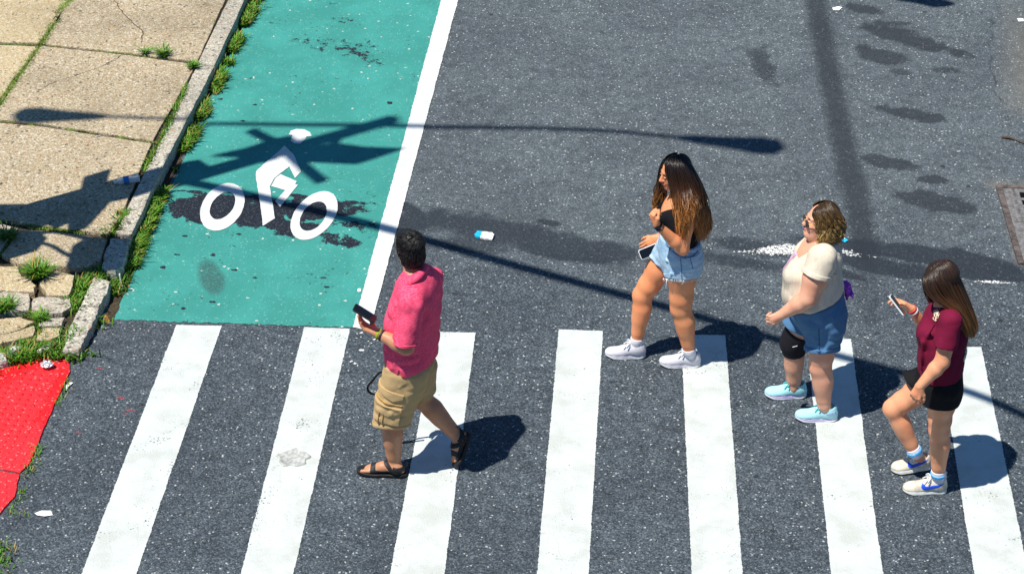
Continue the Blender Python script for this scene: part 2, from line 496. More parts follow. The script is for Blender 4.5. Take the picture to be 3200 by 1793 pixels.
def m_plain(name, c, rough=.6, spec=.3, var=.12, sc=30., bump=0., metal=0.):
    m = NT(name, rough, spec)
    f = m.noise(sc, 3., .6, m.objc())
    m.color(m.mix(m.step(f, .3, .7), tuple(x*(1-var) for x in c), tuple(min(1, x*(1+var)) for x in c)))
    if bump: m.bump(f, bump, .004)
    m.b.inputs['Metallic'].default_value = metal
    return m.done()
def m_grass(name, a, b, dry=(.30, .20, .05), fr=.1):
    m = NT(name, .55, .3)
    r = m.island()
    col = m.ramp(r, [(0, a), (.5, b), (1-fr, b), (1-fr+.01, dry), (1, dry)])
    m.color(col); m.b.inputs['Subsurface Weight'].default_value = 0.
    return m.done()
ASPH = m_asphalt(); GREEN = m_green()
WHITE = m_paint('white_road_paint', (.56, .592, .575), .605, (.40, .41, .36))
WHITE2 = m_paint('white_thermoplastic', (.64, .655, .645), .70)
SLAB = m_aggregate('exposed_aggregate_concrete', (.375, .288, .170), (.51, .43, .305), (.17, .128, .078))
SLAB2 = m_aggregate('old_yellow_concrete', (.47, .355, .19), (.57, .48, .315), (.27, .20, .11), 1.2)
SLAB3 = m_aggregate('grey_old_concrete', (.40, .345, .27), (.52, .47, .38), (.19, .165, .135), 1.1)
KERB = m_aggregate('kerb_concrete', (.40, .36, .28), (.52, .48, .40), (.13, .115, .10), .9)
SOIL = m_plain('joint_soil', (.055, .043, .028), .95, .1, .5, 60., .6)
GRASS = m_grass('grass_blades', (.022, .085, .006), (.105, .26, .015), (.32, .22, .05), .13)
MOSS = m_grass('short_grass', (.05, .11, .012), (.16, .25, .03), (.25, .2, .06), .15)
m = NT('red_pad_paint', .6, .35)
_f = m.noise(14., 5., .65); _w = m.attr('worn')
_c = m.mix(m.step(m.math('ADD', _w, m.math('MULTIPLY', m.math('SUBTRACT', _f, .5), .9)), .3, .7), (.72, .006, .010), (.70, .022, .030))
_c = m.mix(m.math('MULTIPLY', m.step(m.noise(70., 3., .6), .62, .7), m.math('MULTIPLY', _w, .8)), _c, (.60, .22, .24))
_c = m.mix(m.math('MULTIPLY', m.step(m.noise(9., 5., .65), .58, .70), .65), _c, (.20, .012, .014)); _c = m.mix(m.math('MULTIPLY', m.step(m.voro(90.), .95, .98), .5), _c, (.70, .30, .28))
m.color(_c); m.bump(m.noise(60., 3.), .3, .004); REDPAD = m.done()

# ================================================================== ROAD SHEET
def seg_mask(X, Y, pts, w):
    """1 on the polyline, falling to 0 at distance w"""
    d = np.full(X.shape, 9.)
    for a, b in zip(pts[:-1], pts[1:]):
        ba = b-a; L = max(ba@ba, 1e-9)
        t = np.clip(((X-a[0])*ba[0]+(Y-a[1])*ba[1])/L, 0, 1)
        d = np.minimum(d, np.hypot(X-a[0]-t*ba[0], Y-a[1]-t*ba[1]))
    return np.clip(1-d/w, 0, 1)
def gp(*pts, z=0.): return [ground(x, y, z)[:2] for x, y in pts]
def blob(X, Y, a, b, w, edge=.35, amp=.5, sc=6., off=0.):
    """elongated stain between two surveyed points, half-width w"""
    ba = b-a; L = np.linalg.norm(ba)+1e-9; u = ba/L
    s = (X-a[0])*u[0]+(Y-a[1])*u[1]; v = -(X-a[0])*u[1]+(Y-a[1])*u[0]
    q = np.hypot((s-L/2)/(L/2+w), v/w)+(fbm2(X, Y, sc, 4, off)-.5)*amp*2
    return 1-sstep(1-edge, 1+edge, q)
gx = np.concatenate([[-150, -60, -25, -12, -7], np.arange(-4.6, 4.6, .025), [5.5, 7, 12, 25, 60, 150]])
gy = np.concatenate([[-60, -20, 2, 7], np.arange(9.6, 19.2, .028), [20, 22, 26, 40, 80, 200]])
GX, GY = np.meshgrid(gx, gy, indexing='ij')
def grid_faces(nx, ny):
    i, j = np.meshgrid(np.arange(nx-1), np.arange(ny-1), indexing='ij')
    return np.stack([i*ny+j, (i+1)*ny+j, (i+1)*ny+j+1, i*ny+j+1], -1).reshape(-1, 4)
def add_attr(o, **kw):
    for k, v in kw.items():
        a = o.data.attributes.new(k, 'FLOAT', 'POINT'); a.data.foreach_set('value', np.asarray(v, np.float32).ravel())
D_ = 1.2427
def gd(*pts): return [ground(x*D_, y*D_)[:2] for x, y in pts]
stain = np.zeros(GX.shape); soft = np.zeros(GX.shape); dust = np.zeros(GX.shape); worn = np.zeros(GX.shape); red = np.zeros(GX.shape); crack = np.zeros(GX.shape)
def acc(A, B, k=1.): np.maximum(A, B*k, out=A)
# old trench: dark wet-looking sealant across the road
for i, (a, b, w, k) in enumerate([((1010, 545), (1380, 590), .20, .62), ((1150, 560), (1600, 655), .17, .60), ((1300, 610), (1560, 660), .10, .70), ((1090, 610), (1300, 620), .12, .50),
        ((1770, 600), (2000, 640), .10, .5), ((1800, 650), (1990, 680), .10, .5), ((2080, 610), (2420, 660), .13, 1.0), ((2120, 650), (2330, 690), .10, 1.0), ((2330, 640), (2560, 690), .15, .95),
        ((2400, 690), (2575, 700), .06, .9), ((2090, 680), (2160, 700), .05, .8), ((1020, 520), (1060, 545), .045, .8), ((1360, 555), (1395, 562), .03, .85)]):
    A = gd(a, b); acc(stain, blob(GX, GY, A[0], A[1], w, .55, .75, 4., i*7.3), k)
# soft seam running away from the viewer and older oil marks
acc(soft, sstep(.0, .95, seg_mask(GX, GY, gd((2040, -60), (2075, 130), (2100, 260), (2125, 380), (2150, 480), (2165, 560), (2175, 640)), .20)), .78)
acc(soft, sstep(.0, .8, seg_mask(GX, GY, gd((2150, 480), (2165, 600), (2190, 800)), .17)), .42)
for i, (a, b, w) in enumerate([((2215, 75), (2385, 128), .12), ((2185, 132), (2250, 152), .13), ((2155, 22), (2200, 28), .12), ((2235, 275), (2340, 295), .10), ((2205, 400), (2290, 420), .10),
        ((2300, 495), (2400, 520), .12), ((2330, 450), (2365, 455), .06), ((2250, 180), (2275, 184), .06), ((2360, 175), (2400, 180), .06), ((2200, 60), (2290, 60), .06), ((1905, 130), (1935, 200), .10)]):
    A = gd(a, b); acc(soft, blob(GX, GY, A[0], A[1], w, .45, .75, 6., 40+i*5.1), 1.0 if i < 7 else .6)
acc(soft, sstep(.5, .8, fbm2(GX, GY, .7, 5, 3.)), .25)
# gutter dust on the far right
acc(dust, 1-sstep(-.12, .12, gd((2545, 0))[0][0]+0*GX-GX+.02*GY*0+(fbm2(GX, GY, 3., 4)-.5)*.2), .0)
A = gd((2615, -20), (2605, 180), (2615, 260)); acc(dust, seg_mask(GX, GY, A, .40), .8)
A = gd((2505, 462), (2600, 470)); acc(dust, seg_mask(GX, GY, A, .12)*(fbm2(GX, GY, 12., 3)), 1.5)
A = gd((2545, 500), (2575, 660)); acc(dust, seg_mask(GX, GY, A, .10)*(fbm2(GX, GY, 14., 3, 5.)), .9)
# worn white symbol
for i, (a, b, w, k) in enumerate([((1905, 632), (2010, 624), .085, .64), ((1850, 633), (1900, 632), .03, .62), ((2118, 632), (2150, 640), .06, .55), ((2160, 640), (2240, 655), .04, .42), ((2440, 706), (2560, 712), .03, .62), ((2280, 700), (2330, 705), .03, .45)]):
    A = gd(a, b); acc(worn, blob(GX, GY, A[0], A[1], w, .5, .35, 9., i*3.), k)
acc(worn, seg_mask(GX, GY, gd((1105, 822), (1400, 829)), .02), .38)
acc(worn, seg_mask(GX, GY, gd((2120, 852), (2200, 860), (2350, 868)), .02), .40); acc(worn, seg_mask(GX, GY, gd((2480, 876), (2600, 884)), .02), .45)
for k in [(905, 835), (925, 860), (880, 905), (893, 915), (905, 880), (935, 850)]:
    A = gd(k, (k[0]+6, k[1]+2)); acc(worn, blob(GX, GY, A[0], A[1], .014, .4, .3, 20.), .85)
for k, w in [((245, 925), .02), ((300, 1000), .03), ((320, 1030), .025), ((310, 1040), .02), ((195, 1085), .012), ((205, 937), .016), ((200, 850), .01)]:
    A = gd(k, (k[0]+8, k[1]+1)); acc(red, blob(GX, GY, A[0], A[1], w, .5, .5, 20.), .75)
def crackline(pts, w=.02, k=1.):
    P = gd(*pts); Q = [P[0]]
    for a, b in zip(P[:-1], P[1:]):
        n = max(2, int(np.linalg.norm(b-a)/.09))
        for i in range(1, n+1):
            p = a+(b-a)*i/n; Q.append(p+(rng.random(2)-.5)*(.045 if i < n else 0))
    acc(crack, seg_mask(GX, GY, Q, w*2.6), min(1., k*1.35))
crackline([(880, 890), (1000, 880), (1185, 885), (1260, 915), (1345, 930), (1400, 925)], .014, .62)
crackline([(1185, 940), (1260, 930), (1340, 935)], .012, .5)
crackline([(1510, 960), (1600, 965), (1700, 985), (1820, 995)], .014, .7)
crackline([(1880, 1020), (1930, 1035), (1985, 1035)], .016, .7)
crackline([(2495, 50), (2490, 130), (2500, 220), (2540, 300)], .016, .66)
crackline([(2200, 425), (2300, 380), (2330, 355), (2400, 340)], .012, .6)
crackline([(1990, 600), (2040, 520), (2060, 440)], .01, .5)
z0 = np.zeros(GX.size)
road = obj('road', np.stack([GX.ravel(), GY.ravel(), z0], 1), grid_faces(len(gx), len(gy)), ASPH, smooth=False)
tag(road, 'speckled grey asphalt street crossed by a dark trench patch', kind='structure')
add_attr(road, stain=stain, soft=soft, dust=dust, worn=worn, red=red, crack=crack, tone=sstep(12.6, 15.5, GY+(fbm2(GX, GY, .8, 4, 9.)-.5)*3.))

# ================================================================== GREEN BIKE LANE
kerb_out = [(800, -75), (764, 0), (665, 204), (587, 369), (485, 568), (410, 733)]
def on_line(p, q, y):
    t = (y-p[1])/(q[1]-p[1]); return p[0]+(q[0]-p[0])*t
lb = ground(1103, 1024)[:2]; lt = ground(1379, 0)[:2]
kb0 = ground(352, 1000)[:2]; kb1 = ground(796, 0)[:2]
def lerp_line(a, b, Y): t = (Y-a[1])/(b[1]-a[1]); return a[0]+(b[0]-a[0])*t
ys = np.concatenate([np.arange(0, 1.0001, .0045), [1.4, 2., 4.]])
us = np.linspace(0, 1, 75)
V = []; 
for t in ys:
    L = kb0+(kb1-kb0)*t; Rr = lb+(lt-lb)*t
    for u in us:
        p = L+(Rr-L)*u
        V.append(p)
V = np.array(V); nf = len(us)
fr = (rng.random(nf)-.5)*.02
V[:nf, 1] += fr
S = np.zeros(len(V)); F = np.zeros(len(V)); X, Y = V[:, 0], V[:, 1]
C7 = lambda x, y: ground(500+x/1.9235, 300+y/1.9235)[:2]
for i, (a, b, w, k) in enumerate([((60, 655), (170, 658), .05, .9), ((190, 690), (320, 700), .17, 1.05), ((330, 650), (440, 665), .18, 1.05), ((440, 640), (560, 620), .10, .85), ((490, 720), (640, 740), .17, 1.0), ((640, 640), (800, 690), .13, .80), ((690, 770), (800, 805), .12, .86),
        ((880, 690), (1000, 690), .18, .98), ((840, 790), (930, 800), .08, .9), ((1000, 680), (1250, 690), .15, .60), ((980, 830), (1180, 890), .12, .60), ((90, 572), (330, 582), .03, .72), ((1050, 640), (1300, 650), .05, .60), ((1000, 760), (1300, 800), .14, .55), ((800, 600), (880, 610), .04, .75)]):
    np.maximum(S, blob(X, Y, C7(*a), C7(*b), w, .75, .55, 4., i*4.4)*k, out=S)
for a_, b_, w_, k_ in [((930, 120), (1010, 150), .2, .50), ((1050, 130), (1180, 190), .25, .52), ((1040, 60), (1120, 80), .12, .46), ((820, 60), (900, 80), .12, .42)]:
    np.maximum(S, blob(X, Y, ground(*a_)[:2], ground(*b_)[:2], w_, .8, .5, 5., a_[0]*.1)*k_, out=S)
np.maximum(F, blob(X, Y, C7(290, 1030), C7(330, 1160), .09, .25, .2, 6.), out=F)
for k in [(100, 958), (318, 957), (18, 1032), (450, 1047), (570, 1097), (1005, 1152), (990, 1095), (140, 1277), (160, 1357), (148, 843), (475, 835), (1380, 45), (365, 20), (498, 153), (320, 1240), (570, 55)]:
    np.maximum(S, blob(X, Y, C7(k[0]-5, k[1]), C7(k[0]+6, k[1]), .018, .4, .3, 20.)*1.0, out=S)
S = S*(1-.0*X)
lane = obj('bike_lane', np.column_stack([V, np.full(len(V), .004)]), grid_faces(len(ys), nf)[:, ::-1], GREEN, smooth=False)
tag(lane, 'sea green painted bicycle lane between kerb and white line', kind='structure'); add_attr(lane, stain=S, soft=F)

def paint_thing(name, outline, z, mat, label, cat, group=None, amp=.006, seed=0, step=.03, holes=()):
    o = sheet(name, rough_outline(outline, step, amp, seed=seed), z, mat, holes=holes, origin=(*np.mean(outline, 0)[:2], 0))
    return tag(o, label, cat, group)
lr0 = ground(1156, 1036)[:2]; lr1 = ground(1432, 0)[:2]
paint_thing('lane_line', [lb, lr0, lr0+(lr1-lr0)*1.6, lb+(lt-lb)*1.6], .008, WHITE2, 'long white line edging the green bicycle lane', 'road line', amp=.005, seed=3, step=.012)
bars = [((551, 1016), (693, 1019), 255, 426, 'white crosswalk stripe nearest the kerb, left of all the walkers'),
        ((951, 1023), (1094, 1028), 752, 917, 'white crosswalk stripe with a round paint blister, just left of the man'),
        ((1365, 1037), (1486, 1040), 1218, 1389, 'white crosswalk stripe carrying the shadow of the man in the pink shirt'),
        ((1746, 1030), (1884, 1035), 1678, 1839, 'white crosswalk stripe clear of people between the man and the long haired woman'),
        ((2128, 1046), (2267, 1048), 2162, 2321, 'white crosswalk stripe behind the near heel of the woman in denim shorts'),
        ((2520, 1058), (2659, 1060), 2597, 2759, 'white crosswalk stripe behind the woman in the cream blouse'),
        ((2930, 1085), (3066, 1085), 3044, 3215, 'white crosswalk stripe at the right, behind the woman in the maroon shirt')]
for i, (a, b, c, d, lab) in enumerate(bars):
    A = ground(*a)[:2]; B = ground(*b)[:2]; Cc = ground(c, 1793)[:2]; Dd = ground(d, 1793)[:2]
    paint_thing('crosswalk_stripe', [A, A+(Cc-A)*1.14, B+(Dd-B)*1.14, B], .004 if i != 99 else .008, WHITE, lab, 'crosswalk stripe', 'white stripes of the crosswalk', amp=.005, seed=10+i, step=.010)
# peeling strip of older paint on the sixth stripe
# bicycle emblem
sym = empty('bicycle_symbol', (*C7(660, 620), 0)); tag(sym, 'white painted cyclist on a bicycle in the green lane', 'road marking')
def ellipse7(cx, cy, sx, sy, rho, n=64):
    return [C7(cx+sx*math.cos(t), cy+sy*(-rho*math.cos(t)+math.sqrt(1-rho*rho)*math.sin(t))) for t in np.arange(n)*2*math.pi/n]
for cx, cy, sx, sy, rr, hx, hy, hsx, hsy, hr, sd in [(375, 672, 134, 143, .30, 376, 665, 77, 82, .40, 1), (927, 724, 142, 146, .42, 921, 728, 82, 88, .42, 2)]:
    ou = rough_outline(ellipse7(cx, cy, sx, sy, rr), .03, .003, seed=sd); ho = rough_outline(ellipse7(hx, hy, hsx, hsy, hr, 40), .03, .003, seed=sd+5)
    sheet('wheel', ou, .0085, WHITE2, sym, holes=[ho])
sheet('rider_head', rough_outline([C7(*p) for p in [(773, 238), (788, 214), (820, 204), (868, 207), (902, 224), (912, 247), (882, 249), (868, 274), (842, 293), (808, 291), (785, 276), (797, 241)]], .03, .002, seed=9), .0085, WHITE2, sym)
sheet('rider_body', rough_outline([C7(*p) for p in [(580, 455), (750, 304), (805, 360), (848, 460), (812, 498), (778, 428), (688, 498), (660, 550), (672, 625), (692, 740), (618, 786), (600, 640), (576, 480)]], .03, .004, seed=8), .0085, WHITE2, sym)
sheet('rider_leg', rough_outline([C7(*p) for p in [(692, 500), (725, 476), (822, 517), (812, 535), (830, 540), (722, 672), (692, 638), (752, 572), (668, 547)]], .03, .003, seed=7), .0085, WHITE2, sym)

# ================================================================== KERB AND SIDEWALK
ZK = .12
def native(*pts, z=ZK): return [ground(x, y, z)[:2] for x, y in pts]
def jit(P, step=.05, amp=.006, seed=0): return rough_outline(P, step, amp, seed=seed)
klist = [([(755, -60+0), (713, 0), (621, 187), (619, 197), (672, 205), (764, 0), (803, -80)], 0, KERB),
         ([(617, 201), (539, 369), (446, 548), (388, 666), (360, 725), (410, 733), (444, 666), (485, 568), (587, 369), (669, 209)], 1, KERB)]
kv = []
far_i = ground(713, 0, ZK)[:2]+(ground(713, 0, ZK)[:2]-ground(621, 187, ZK)[:2])*4; far_o = ground(764, 0, ZK)[:2]+(ground(764, 0, ZK)[:2]-ground(665, 204, ZK)[:2])*4
k0 = [far_i]+native((713, 0), (621, 187), (617, 197), (670, 206), (764, 0))+[far_o]
prism('kerb', jit(k0, .12, .006, seed=1), -.05, ZK, KERB, bevel=.012)
k1 = native((616, 201), (539, 369), (446, 548), (388, 666), (360, 725), (408, 735), (444, 666), (485, 568), (587, 369), (668, 210))
o = prism('kerb', jit(k1, .06, .006, seed=2), -.05, ZK, KERB, bevel=.014)
KDARK = m_aggregate('weathered_kerb_stone', (.24, .21, .17), (.36, .33, .28), (.07, .062, .055), .8)
KROUGH = m_aggregate('pitted_kerb_stone', (.42, .385, .31), (.55, .51, .43), (.075, .066, .055), .72)
def kerbstone(pts, z, mat, sd, bev=.02):
    prism('kerb', jit(native(*pts, z=z), .035, .014, seed=sd), -.05, z, mat, bevel=bev)
kerbstone([(347, 743), (322, 800), (318, 832), (338, 849), (362, 847), (383, 828), (409, 742)], .115, KROUGH, 3)
kerbstone([(294, 862), (266, 915), (252, 951), (312, 955), (332, 915), (348, 878)], .10, KROUGH, 4)
kerbstone([(245, 957), (215, 1030), (194, 1091), (246, 1093), (285, 1020), (311, 960)], .085, KROUGH, 5)
for o in bpy.data.objects:
    if o.name.startswith('kerb'): tag(o, kind='structure')
tag(bpy.data.objects['kerb'], 'pale concrete kerb with grass growing along both edges')
# slabs
slabs = [([(250, -60), (731, -60), (617, 192), (388, 164), (133, 137), (216, 0)], SLAB, ZK), ([(128, 144), (388, 171), (614, 202), (478, 440), (155, 391), (-25, 371), (65, 233)], SLAB, ZK),
         ([(-30, 381), (155, 400), (474, 449), (372, 688), (340, 732), (230, 717), (128, 706), (-5, 684), (-230, 655)], SLAB, ZK), ([(-700, -160), (0, -75), (268, -60), (121, 134), (0, 131), (-600, 110)], SLAB2, ZK),
         ([(-600, 118), (0, 141), (120, 145), (52, 236), (-8, 320), (-40, 370), (-500, 345), (-800, 300)], SLAB2, ZK), ([(-900, 320), (-500, 352), (-48, 376), (-236, 655), (-900, 620)], SLAB2, ZK),
         ([(66, 717), (130, 719), (230, 731), (336, 744), (313, 812), (280, 828), (238, 833), (166, 829), (57, 823), (4, 795)], SLAB, ZK), ([(-400, 655), (0, 697), (56, 713), (14, 765), (-10, 800), (-400, 780)], SLAB3, ZK),
         ([(260, -62), (741, -62), (900, -420), (420, -420)], SLAB, ZK), ([(-700, -170), (0, -82), (262, -70), (410, -420), (-500, -420)], SLAB2, ZK)]
for i, (P, mt, z) in enumerate(slabs):
    prism('sidewalk', jit(native(*P, z=z), .07, .006, seed=20+i), -.04, z+(.002*(i % 3)), mt, bevel=.01)
B = lambda x, y: (x/3.2075, 800+y/3.2075)
broken = [([(-120, 100), (60, 102), (170, 100), (215, 200), (290, 215), (365, 290), (340, 362), (160, 350), (30, 340), (-120, 400)], SLAB2, .112), ([(392, 265), (480, 192), (560, 150), (742, 192), (730, 290), (685, 395), (490, 388), (420, 310)], SLAB2, .11),
          ([(-120, 420), (35, 352), (290, 372), (318, 420), (288, 530), (180, 545), (-120, 565)], SLAB3, .105), ([(332, 425), (400, 402), (690, 425), (712, 500), (620, 560), (480, 570), (302, 530)], SLAB3, .10),
          ([(-120, 640), (200, 605), (335, 650), (200, 735), (-120, 800)], SLAB2, .09), ([(-120, 812), (205, 742), (340, 690), (358, 740), (330, 795), (0, 868), (-120, 880)], SLAB2, .08),
          ([(382, 800), (440, 712), (600, 722), (600, 790), (500, 835), (360, 848)], SLAB2, .08), ([(372, 690), (480, 620), (640, 612), (618, 688), (430, 702)], SLAB3, .085)]
broken += [([(-700, -60), (-150, -40), (-135, 110), (-140, 420), (-760, 420)], SLAB2, .11), ([(-760, 440), (-140, 440), (-140, 640), (-140, 900), (-800, 960)], SLAB3, .09)]
for i, (P, mt, z) in enumerate(broken):
    prism('sidewalk', jit([ground(*B(*p), z)[:2] for p in P], .04, .013, seed=40+i), -.03, z, mt, bevel=.007)
ROCK = m_aggregate('pale_broken_concrete', (.50, .47, .42), (.62, .60, .55), (.28, .25, .21), 1.3)
for i, (P, z, lab) in enumerate([([(55, 952), (92, 897), (150, 885), (217, 892), (208, 932), (140, 958), (72, 972)], .07, 'pale lump of broken concrete in the grass above the red pad'),
                         ([(-60, 965), (45, 955), (72, 1030), (20, 1045), (-60, 1050)], .07, 'pale lump of broken concrete at the left edge above the red pad'), ([(350, 935), (440, 880), (520, 845), (582, 862), (500, 922), (420, 945)], .06, 'flat pale shard of broken concrete beside the last kerb stone')]):
    P = [ground(*B(*p), z)[:2] for p in P]
    o = prism('concrete_lump', jit(P, .03, .012, seed=60+i), -.01, z, ROCK, bevel=.025, origin=(*np.mean(P, 0), 0)); tag(o, lab, 'rubble', 'lumps of broken concrete')
for o in bpy.data.objects:
    if o.name.startswith('sidewalk'): tag(o, kind='structure')
tag(bpy.data.objects['sidewalk'], 'tan exposed aggregate sidewalk slabs with weedy joints')
sp = [((-700, -440), .098), ((840, -440), .098), ((735, 0), .098), ((560, 369), .098), ((395, 700), .098), ((340, 800), .075), ((285, 870), .06), ((235, 1010), .045), ((195, 1085), .03), ((185, 1108), .012)]+[(B(*p), .012) for p in [(420, 1030), (0, 1140), (-400, 1250)]]+[((-700, 1000), .06), ((-900, 600), .098)]
so = sheet('soil', [ground(x, y, z)[:2] for (x, y), z in sp], 0, SOIL); tag(so, 'dark soil showing in the sidewalk joints', kind='structure')
for v, (_, z) in zip(so.data.vertices, sp): v.co.z = z
gs = sheet('soil', rough_outline([ground(795, 0)[:2], ground(640, 330)[:2], ground(540, 560)[:2], ground(352, 1006)[:2], ground(318, 1010)[:2], ground(410, 800)[:2], ground(480, 600)[:2], ground(585, 380)[:2], ground(765, 0)[:2]], .05, .02, seed=91), .006, SOIL); tag(gs, kind='structure')

# cracks in the slabs
CRK = m_plain('crack_dirt', (.045, .036, .026), .95, .05, .4, 50.)
C5 = lambda x, y: (x/2.061, y/2.061)
for pts, wd in [([(735, 0), (770, 55), (800, 100), (850, 150), (895, 185), (922, 205), (915, 240), (908, 282)], .006), ([(922, 205), (1000, 196), (1100, 186), (1230, 184), (1350, 180)], .0035), ([(795, 350), (740, 385), (680, 422), (600, 450), (480, 492), (390, 520), (300, 555), (235, 600)], .0035), ([(690, 422), (720, 395), (800, 355)], .004)]:
    P = [ground(*C5(*q), ZK)[:2] for q in pts]; Q = []
    for a_, b_ in zip(P[:-1], P[1:]):
        for k in range(4): Q.append(a_+(b_-a_)*k/4+(rng.random(2)-.5)*.018)
    Q.append(P[-1]); Q = np.array(Q); T_ = np.gradient(Q, axis=0); N_ = np.column_stack([-T_[:, 1], T_[:, 0]]); N_ /= np.linalg.norm(N_, axis=1)[:, None]
    wv = wd*.5*(.4+rng.random(len(Q)))[:, None]; V = np.concatenate([np.column_stack([Q+N_*wv, np.full(len(Q), ZK+.0062)]), np.column_stack([Q-N_*wv, np.full(len(Q), ZK+.0062)])]); n_ = len(Q)
    o = obj('pavement_crack', V, [(k, n_+k, n_+k+1, k+1) for k in range(n_-1)], CRK, smooth=False); tag(o, kind='structure')
# red tactile pads
def pad(pts, z, lab, sd, grp='red tactile pads'):
    P = [ground(x, y, z)[:2] for x, y in pts]
    root = empty('tactile_pad', (*np.mean(P, 0), 0)); tag(root, lab, 'tactile paving', grp)
    o = prism('base_plate', jit(P, .03, .006, seed=sd), -.02, z, REDPAD, root, bevel=.006)
    P = np.array(P); d1 = unit(ground(*pts[3], z)-ground(*pts[2], z))[:2]; d2 = np.array((-d1[1], d1[0]))
    from mathutils.geometry import intersect_point_line
    dV = []; dQ = []; n = 10; b = 0
    for i in range(-40, 41):
        for j in range(-40, 41):
            c = P[2]+d1*.06*i+d2*.06*(j+.5)
            ins = False; m = 1e9
            for a in range(len(P)):
                p, q = P[a], P[a-1]
                if (p[1] > c[1]) != (q[1] > c[1]) and c[0] < (q[0]-p[0])*(c[1]-p[1])/(q[1]-p[1])+p[0]: ins = not ins
                e = q-p; t = np.clip((c-p)@e/(e@e), 0, 1); m = min(m, np.linalg.norm(c-p-t*e))
            if not ins or m < .02: continue
            for r, h in ((.0150, .0005), (.0130, .0042), (.0085, .0062)):
                an = np.arange(n)*2*math.pi/n
                dV.append(np.column_stack([c[0]+r*np.cos(an), c[1]+r*np.sin(an), np.full(n, z+h)]))
            k = np.arange(n)
            for L in (0, 1): dQ.append(np.column_stack([b+L*n+k, b+L*n+(k+1) % n, b+L*n+n+(k+1) % n, b+L*n+n+k]))
            for q in range(0, n-2, 2): dQ.append(np.array([[b+2*n, b+2*n+q+1, b+2*n+q+2, b+2*n+(q+3) % n]]))
            b += 3*n
    if dV:
        dm = obj('truncated_domes', np.concatenate(dV), np.concatenate(dQ), REDPAD, root); tag(dm, kind='stuff')
    c0 = ground(30, 1230, z)[:2]
    for w in root.children:
        V = np.empty(len(w.data.vertices)*3); w.data.vertices.foreach_get('co', V); V = V.reshape(-1, 3)+np.array(root.location)
        add_attr(w, worn=sstep(.25, .62, np.hypot((V[:, 0]-c0[0]), (V[:, 1]-c0[1])*.75)+(fbm2(V[:, 0], V[:, 1], 7., 4)-.5)*.35))
    return root
pad([(-260, 1190), (0, 1150), (130, 1118), (214, 1124), (220, 1157), (154, 1298), (93, 1445), (62, 1474), (0, 1462), (-260, 1440)], .014, 'bright red tactile pad at the kerb ramp with a shiny patch', 70)
pad([(-260, 1447), (0, 1469), (61, 1481), (61, 1481.5), (46, 1548), (0, 1602), (-260, 1800)], .014, 'second red tactile pad, cut by the left edge below the first', 71)

# ================================================================== GRASS
def blades(roots, h0, h1, w=.004, lean=.6, seed=0):
    r = np.random.default_rng(seed); n = len(roots)
    az = r.random(n)*2*math.pi; h = h0+(h1-h0)*r.random(n)**1.3; ln = lean*(.3+r.random(n))*h
    dx, dy = np.cos(az), np.sin(az); ww = w*(.6+.8*r.random(n))
    V = np.zeros((n, 7, 3))
    for k, (t, wt) in enumerate([(0, 1.), (.4, .9), (.75, .6)]):
        c = roots+np.column_stack([dx*ln*t**1.8, dy*ln*t**1.8, h*(t-.25*t*t*lean)])
        V[:, 2*k] = c+np.column_stack([-dy*ww*wt, dx*ww*wt, 0*dx]); V[:, 2*k+1] = c+np.column_stack([dy*ww*wt, -dx*ww*wt, 0*dx])
    V[:, 6] = roots+np.column_stack([dx*ln, dy*ln, h*(1-.25*lean)])
    b = (np.arange(n)*7)[:, None]
    Q = np.concatenate([b+np.array([[0, 1, 3, 2]]), b+np.array([[2, 3, 5, 4]]), b+np.array([[4, 5, 6, 6]])])
    tri = b+np.array([[4, 5, 6]])
    return V.reshape(-1, 3), [tuple(q) for q in np.concatenate([b+np.array([[0, 1, 3, 2]]), b+np.array([[2, 3, 5, 4]])]).tolist()]+[tuple(q) for q in tri.tolist()]
def strip_roots(pts, w, dens, z, seed, clump=4., th=.42):
    r = np.random.default_rng(seed); P = [ground(x, y, z)[:2] for x, y in pts]; out = []
    for a, b in zip(P[:-1], P[1:]):
        L = np.linalg.norm(b-a); n = int(L*dens); t = r.random(n)
        nrm = np.array((-(b-a)[1], (b-a)[0]))/L
        out.append(a+(b-a)*t[:, None]+nrm*(r.normal(size=n)*w)[:, None])
    P = np.concatenate(out); keep = n2(P[:, 0], P[:, 1], clump, seed*1.3)+(r.random(len(P))-.5)*.25 > th
    P = P[keep]
    return np.column_stack([P, np.full(len(P), z-.015)])
gl = []
kb = [(785, 0), (690, 204), (610, 369), (506, 568), (432, 733), (400, 830)]
gl.append(blades(strip_roots([(x+9, y+8) for x, y in kb], .026, 3000, .015, 1, 5., .58), .03, .10, .006, 1., 1))
gl.append(blades(strip_roots([(806, -10), (745, 130), (708, 205)], .035, 1700, .012, 21, 4.5, .56), .03, .10, .006, .9, 21))
gl.append(blades(strip_roots([(712, 0), (620, 190), (538, 369), (444, 548), (368, 703)], .012, 1100, ZK, 2, 3.5, .52), .015, .05, .004, .8, 2))
gl.append(blades(strip_roots([(545, 330), (500, 440), (455, 530), (430, 575)], .022, 1100, ZK, 22, 4., .36), .02, .06, .004, .8, 22))
gl.append(blades(strip_roots([(390, 655), (360, 720), (315, 735)], .03, 900, ZK, 23, 4., .3), .02, .07, .004, .8, 23))
gl.append(blades(strip_roots([(340, 850), (280, 870), (250, 950), (215, 1010), (190, 1080)], .055, 2000, .06, 4, 5., .40), .03, .10, .005, .8, 4))
gl.append(blades(strip_roots([(405, 745), (385, 840), (355, 900), (335, 960), (300, 1010)], .04, 2200, .01, 5, 5., .40), .03, .10, .005, .8, 5))
gl.append(blades(strip_roots([(300, 1020), (280, 1080), (255, 1105), (200, 1110), (150, 1100)], .045, 2400, .015, 6, 5., .34), .03, .09, .005, .8, 6))
